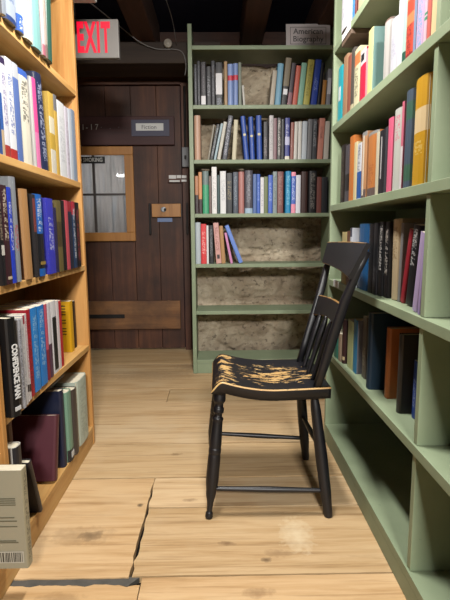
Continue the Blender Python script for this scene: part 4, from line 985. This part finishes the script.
b = book((-0.590, 1.43, 0.092), PI / 2, -0.30, 0.020, 0.215, 0.15, '#2c2830', 'charcoal leaning book behind the beige barcoded paperback', GR['L5'], hard=1)
b = book((-0.70, 1.49, 0.092), PI / 2, 0.0, 0.03, 0.29, 0.17, '#8a6a5a', 'dusty brown book recessed deep on bottom pine shelf', GR['L5'], hard=1)
root = book((-0.635, 1.69, 0.395), PI / 2, 0, 0.014, 0.2, 0.15, '#5c4436', 'flat brown book lying on top of navy and mint hardbacks', GR['L5'], hard=1)
root.rotation_euler = (0, PI / 2, PI / 2)
tops = [bk[1][2] + bk[3] for bk in BOOKS if bk[0] == 'L5' and ('navy tall' in bk[8] or 'mint green' in bk[8] or 'brown grey' in bk[8])]
root.location = (-0.655, 1.70, max(tops) + 0.0085)

# ------------------------------------------------------------------ worn black chair
ALB = 0.62
def black_wear(name, edge):
    q = NT(name, 0.42, 0.45)
    v = q.coord('Object')
    base = q.mix(q.noise(v, 25, 4), '#0c0c11', '#1a191f')
    s = q.n('ShaderNodeSeparateXYZ'); q.l(v, s.inputs[0])
    woodc = q.ramp(q.noise(q.coord('Object', (3, 30, 3)), 2, 4), [(0.3, '#b98a4e'), (0.6, '#dcb676'), (0.8, '#e6c68c')])
    if edge == 'seat':
        n1 = q.noise(q.coord('Object', (17, 44, 17)), 1.0, 6, 0.68, 0.5)
        # worn where people sit and along the front roll
        dx = q.math('DIVIDE', q.math('SUBTRACT', s.outputs['X'], 0.02), 0.15)
        dy = q.math('DIVIDE', q.math('ADD', s.outputs['Y'], 0.0), 0.125)
        rr = q.math('ADD', q.math('POWER', q.math('ABSOLUTE', dx), 2), q.math('POWER', q.math('ABSOLUTE', dy), 2))
        m = q.math('SUBTRACT', q.math('ADD', n1, 0.062), q.math('MULTIPLY', rr, 0.115))
        fx = q.math('DIVIDE', q.math('SUBTRACT', s.outputs['X'], -0.155), 0.035)
        fr = q.math('SUBTRACT', q.math('ADD', n1, 0.04), q.math('MULTIPLY', q.math('POWER', q.math('ABSOLUTE', fx), 2), 0.10))
        m = q.math('MAXIMUM', m, fr)
        m = q.ramp(m, [(0.53, (0, 0, 0, 1)), (0.555, (1, 1, 1, 1))])
        q.l(q.ramp(m, [(0, (0.4,) * 3 + (1,)), (1, (0.6,) * 3 + (1,))]), q.b.inputs['Roughness'])
        c = q.mix(m, base, woodc)
    elif edge == 'edge':
        n1 = q.noise(v, 16, 5, 0.65)
        m = q.ramp(n1, [(0.36, (0, 0, 0, 1)), (0.43, (1, 1, 1, 1))])
        c = q.mix(m, base, woodc)
    elif edge == 'thin':
        n1 = q.noise(v, 14, 5, 0.65)
        m = q.ramp(n1, [(0.40, (0, 0, 0, 1)), (0.5, (1, 1, 1, 1))])
        c = q.mix(q.math('MULTIPLY', m, 0.7), base, '#b88948')
    else:
        n1 = q.noise(q.coord('Object', (1, 1, 0.4)), 30, 6, 0.7)
        m = q.ramp(n1, [(0.70, (0, 0, 0, 1)), (0.76, (1, 1, 1, 1))])
        c = q.mix(q.math('MULTIPLY', m, 0.7), base, '#9a7444')
    return q.base(c)
CB = black_wear('black_paint', 'plain')
CSEAT = black_wear('worn_seat_paint', 'seat')
CEDGE = black_wear('worn_edge_wood', 'edge')
CTHIN = black_wear('worn_thin_edge', 'thin')

CX, CY = 0.18, 1.72
CH = thing('chair', 'old black wooden side chair with paint-worn seat in the aisle', 'chair', (CX, CY, 0))
def cl(x, y, z): return V((x - CX, y - CY, z))

# seat: thick plank with a rolled front and shallow saddle
def seat_top(x, v):
    """x in world, v in -1..1 across"""
    s = (x + 0.03) / 0.415
    if s < 0.10:
        k = s / 0.10
        z = 0.455 + 0.038 * math.sin(k * PI / 2)
    else:
        k = (s - 0.10) / 0.90
        z = 0.493 - 0.030 * (1 - (1 - min(1, k * 2.0)) ** 2) + 0.004 * max(0, k - 0.5) * 2
    z -= 0.010 * (1 - v * v) * math.exp(-((s - 0.55) / 0.3) ** 2)
    return z
def seat_half(s):
    return 0.190 + 0.006 * math.sin(s * PI) - 0.004 * s
bm = bmesh.new()
NS, NV = 44, 24
TH = 0.040
def seat_pt(s, v, bottom):
    x = -0.03 + 0.415 * s
    hw = seat_half(s)
    y = 1.725 + hw * v
    z = seat_top(x, v)
    if bottom:
        zb = z - TH - 0.004 * (1 - v * v)
        if s < 0.10: zb = min(z - 0.004, 0.449 - 0.004 * s / 0.1)
        z = zb
    return cl(x, y, z)
top = [[bm.verts.new(seat_pt(i / NS, -1 + 2 * j / NV, False)) for j in range(NV + 1)] for i in range(NS + 1)]
bot = [[bm.verts.new(seat_pt(i / NS, (-1 + 2 * j / NV) * 0.985, True)) for j in range(NV + 1)] for i in range(NS + 1)]
for i in range(NS):
    for j in range(NV):
        bm.faces.new((top[i][j], top[i + 1][j], top[i + 1][j + 1], top[i][j + 1]))
        bm.faces.new((bot[i][j], bot[i][j + 1], bot[i + 1][j + 1], bot[i + 1][j]))
rim = []
for i in range(NS):
    for j in (0, NV):
        f = bm.faces.new((top[i][j], bot[i][j], bot[i + 1][j], top[i + 1][j])); f.material_index = 1
for j in range(NV):
    for i in (0, NS):
        f = bm.faces.new((top[i][j], top[i][j + 1], bot[i][j + 1], bot[i][j])); f.material_index = 1
bmesh.ops.recalc_face_normals(bm, faces=bm.faces)
ed = [e for e in bm.edges if len(e.link_faces) == 2 and e.link_faces[0].material_index != e.link_faces[1].material_index and (e.verts[0].co.z + e.verts[1].co.z) > 0.88 and any(f.normal.z > 0.4 for f in e.link_faces) and min(v.co.x for v in e.verts) < 0.385 - CX - 0.004]
rb = bmesh.ops.bevel(bm, geom=ed, offset=0.0048, segments=3, affect='EDGES', profile=0.5, material=2)
seat = obj('seat', bm, [CSEAT, CB, CEDGE], CH, smooth=True)

# legs
front_prof = smooth_prof([(0.0, 0.017), (0.03, 0.021), (0.085, 0.022), (0.115, 0.0155), (0.13, 0.0155), (0.15, 0.0195), (0.175, 0.0195), (0.19, 0.0145), (0.205, 0.0145), (0.225, 0.0205), (0.25, 0.0185), (0.42, 0.0215), (0.45, 0.021), (0.46, 0.0222), (0.485, 0.0222), (0.495, 0.021), (0.52, 0.022), (0.70, 0.0225), (0.80, 0.018), (0.90, 0.0105), (0.945, 0.0095), (0.955, 0.0125), (0.985, 0.0135), (1.0, 0.0115)], 4)
back_prof = smooth_prof([(0.0, 0.013), (0.15, 0.018), (0.5, 0.0215), (0.75, 0.0205), (0.95, 0.0165), (1.0, 0.0145)], 6)
FA = {'fn': ((0.002, 1.572, 0.455), (-0.043, 1.517, 0.0)), 'ff': ((0.002, 1.875, 0.455), (-0.043, 1.957, 0.0)),
      'rn': ((0.332, 1.572, 0.435), (0.381, 1.516, 0.0)), 'rf': ((0.332, 1.872, 0.435), (0.379, 1.938, 0.0))}
def leg_at(k, z):
    a, b = V(FA[k][0]), V(FA[k][1])
    return a.lerp(b, (a.z - z) / a.z)
for k in ('fn', 'ff', 'rn', 'rf'):
    bm = bmesh.new(); a, b = FA[k]
    lathe(bm, cl(*a), cl(*b), front_prof if k[0] == 'f' else back_prof, 20)
    obj('leg', bm, CB, CH, smooth=True)
str_prof = smooth_prof([(0.0, 0.0075), (0.15, 0.0085), (0.5, 0.0105), (0.85, 0.0085), (1.0, 0.0075)], 5)
for a, za, b, zb in (('fn', 0.105, 'rn', 0.092), ('ff', 0.128, 'rf', 0.105), ('rn', 0.235, 'rf', 0.215), ('fn', 0.20, 'ff', 0.20)):
    if a == 'fn' and b == 'ff': continue
    bm = bmesh.new(); lathe(bm, cl(*leg_at(a, za)), cl(*leg_at(b, zb)), str_prof, 14)
    obj('stretcher', bm, CB, CH, smooth=True)

# back: two raked posts, crest rail, lower rail, spindles
NEAR = [(0.335, 1.556, 0.452), (0.359, 1.546, 0.54), (0.388, 1.530, 0.66), (0.415, 1.512, 0.77), (0.447, 1.492, 0.87), (0.476, 1.478, 0.935)]
FARP = [(0.331, 1.880, 0.452), (0.360, 1.893, 0.54), (0.399, 1.912, 0.66), (0.432, 1.930, 0.77), (0.458, 1.944, 0.87), (0.477, 1.954, 0.935)]
secs = [(0.012, 0.012), (0.015, 0.013), (0.0165, 0.013), (0.0155, 0.012), (0.012, 0.011), (0.009, 0.009)]
for P in (NEAR, FARP):
    bm = bmesh.new(); sweep_rect(bm, [cl(*p) for p in P], secs)
    obj('back_post', bm, CB, CH, smooth=True)
def post_at(P, z):
    for a, b in zip(P, P[1:]):
        if a[2] <= z <= b[2]:
            return V(a).lerp(V(b), (z - a[2]) / (b[2] - a[2]))
    a, b = V(P[-2]), V(P[-1])
    return a.lerp(b, (z - a.z) / (b.z - a.z))
def rail(name, zt_far, zb_far, zt_near, zb_near, over, bow, thick, fwd, arc):
    """board between the posts; its face follows the rake, ends run past the posts by 'over'"""
    bm = bmesh.new()
    n = 26
    rings = []
    for i in range(n + 1):
        u = i / n
        uu = -over[0] + (1 + over[0] + over[1]) * u
        zt = zt_far + (zt_near - zt_far) * u; zb = zb_far + (zb_near - zb_far) * u
        zt += arc[0] * math.sin(PI * u); zb += arc[1] * math.sin(PI * u)
        def pt(z):
            a = post_at(FARP, z); b = post_at(NEAR, z)
            p = a.lerp(b, uu)
            p.x += bow * math.sin(PI * u) - fwd
            p.z = z
            return p
        pb, ptop = pt(zb), pt(zt)
        d = (ptop - pb).normalized()
        nrm = V((d.z, 0, -d.x)).normalized()
        e = 0.0035
        ring = [pb - nrm * thick / 2 + d * e, ptop - nrm * thick / 2 - d * e, ptop - nrm * (thick / 2 - e), ptop + nrm * (thick / 2 - e), ptop + nrm * thick / 2 - d * e, pb + nrm * thick / 2 + d * e, pb + nrm * (thick / 2 - e), pb - nrm * (thick / 2 - e)]
        rings.append([cl(*p) for p in ring])
    vr = ring_sweep(bm, rings)
    for f in bm.faces:
        if len(f.verts) == 4:
            idx = set()
            for i, r in enumerate(vr):
                for k, v in enumerate(r):
                    if v in f.verts: idx.add(k)
            if idx in ({1, 2}, {0, 7}, {6, 7}): f.material_index = 1
            if idx == {2, 3}: f.material_index = 1
    return obj(name, bm, [CB, CTHIN], CH, smooth=False)
rail('crest_rail', 0.955, 0.868, 0.962, 0.848, (-0.006, 0.035), 0.010, 0.016, 0.018, (0.002, 0.003))
rail('lower_rail', 0.738, 0.655, 0.758, 0.682, (-0.035, -0.035), 0.008, 0.014, 0.0, (0.003, 0.012))
sp_prof = smooth_prof([(0.0, 0.0075), (0.3, 0.0095), (0.7, 0.0125), (0.85, 0.011), (1.0, 0.007)], 5)
for k in (0.25, 0.5, 0.75):
    a = V(FARP[0]).lerp(V(NEAR[0]), k); a.z = 0.458; a.x += 0.004
    b = post_at(FARP, 0.672).lerp(post_at(NEAR, 0.690), k); b.x += 0.006 * math.sin(PI * k)
    b.z = 0.668 + 0.018 * k + 0.006
    bm = bmesh.new(); lathe(bm, cl(*a), cl(*b), sp_prof, 14)
    obj('spindle', bm, CB, CH, smooth=True)

# ------------------------------------------------------------------ light
def area(name, loc, sx, sy, watts, col, rot=(0, 0, 0), spread=PI):
    l = bpy.data.lights.new(name, 'AREA')
    l.shape = 'RECTANGLE'; l.size = sx; l.size_y = sy; l.energy = watts; l.color = col; l.spread = spread
    o = bpy.data.objects.new(name, l); COL.objects.link(o)
    o.location = loc; o.rotation_euler = rot
    return o
WARM = (1.0, 0.97, 0.92)
area('aisle_lamp', (-0.02, 1.47, 2.31), 0.14, 0.42, 57, WARM)
area('aisle_lamp', (0.27, -2.0, 2.28), 0.4, 0.3, 190, WARM, (math.radians(58), 0, 0))
area('room_lamp', (-2.25, -3.3, 2.31), 0.18, 0.14, 14, WARM)
area('added_curtain_light', (-1.0, 4.6, 1.4), 0.5, 0.5, 9, (1.0, 0.97, 0.93), (math.radians(-90), 0, 0))  # unseen light added behind the door window to brighten the curtain
w = bpy.data.worlds.new('world'); SC.world = w; w.use_nodes = True
w.node_tree.nodes['Background'].inputs['Color'].default_value = (0.35, 0.45, 0.8, 1)
w.node_tree.nodes['Background'].inputs['Strength'].default_value = 0.02
SC.view_settings.view_transform = 'Standard'
SC.view_settings.look = 'None'
SC.view_settings.exposure = 0.16
SC.view_settings.gamma = 1.0
SC.view_settings.use_curve_mapping = False
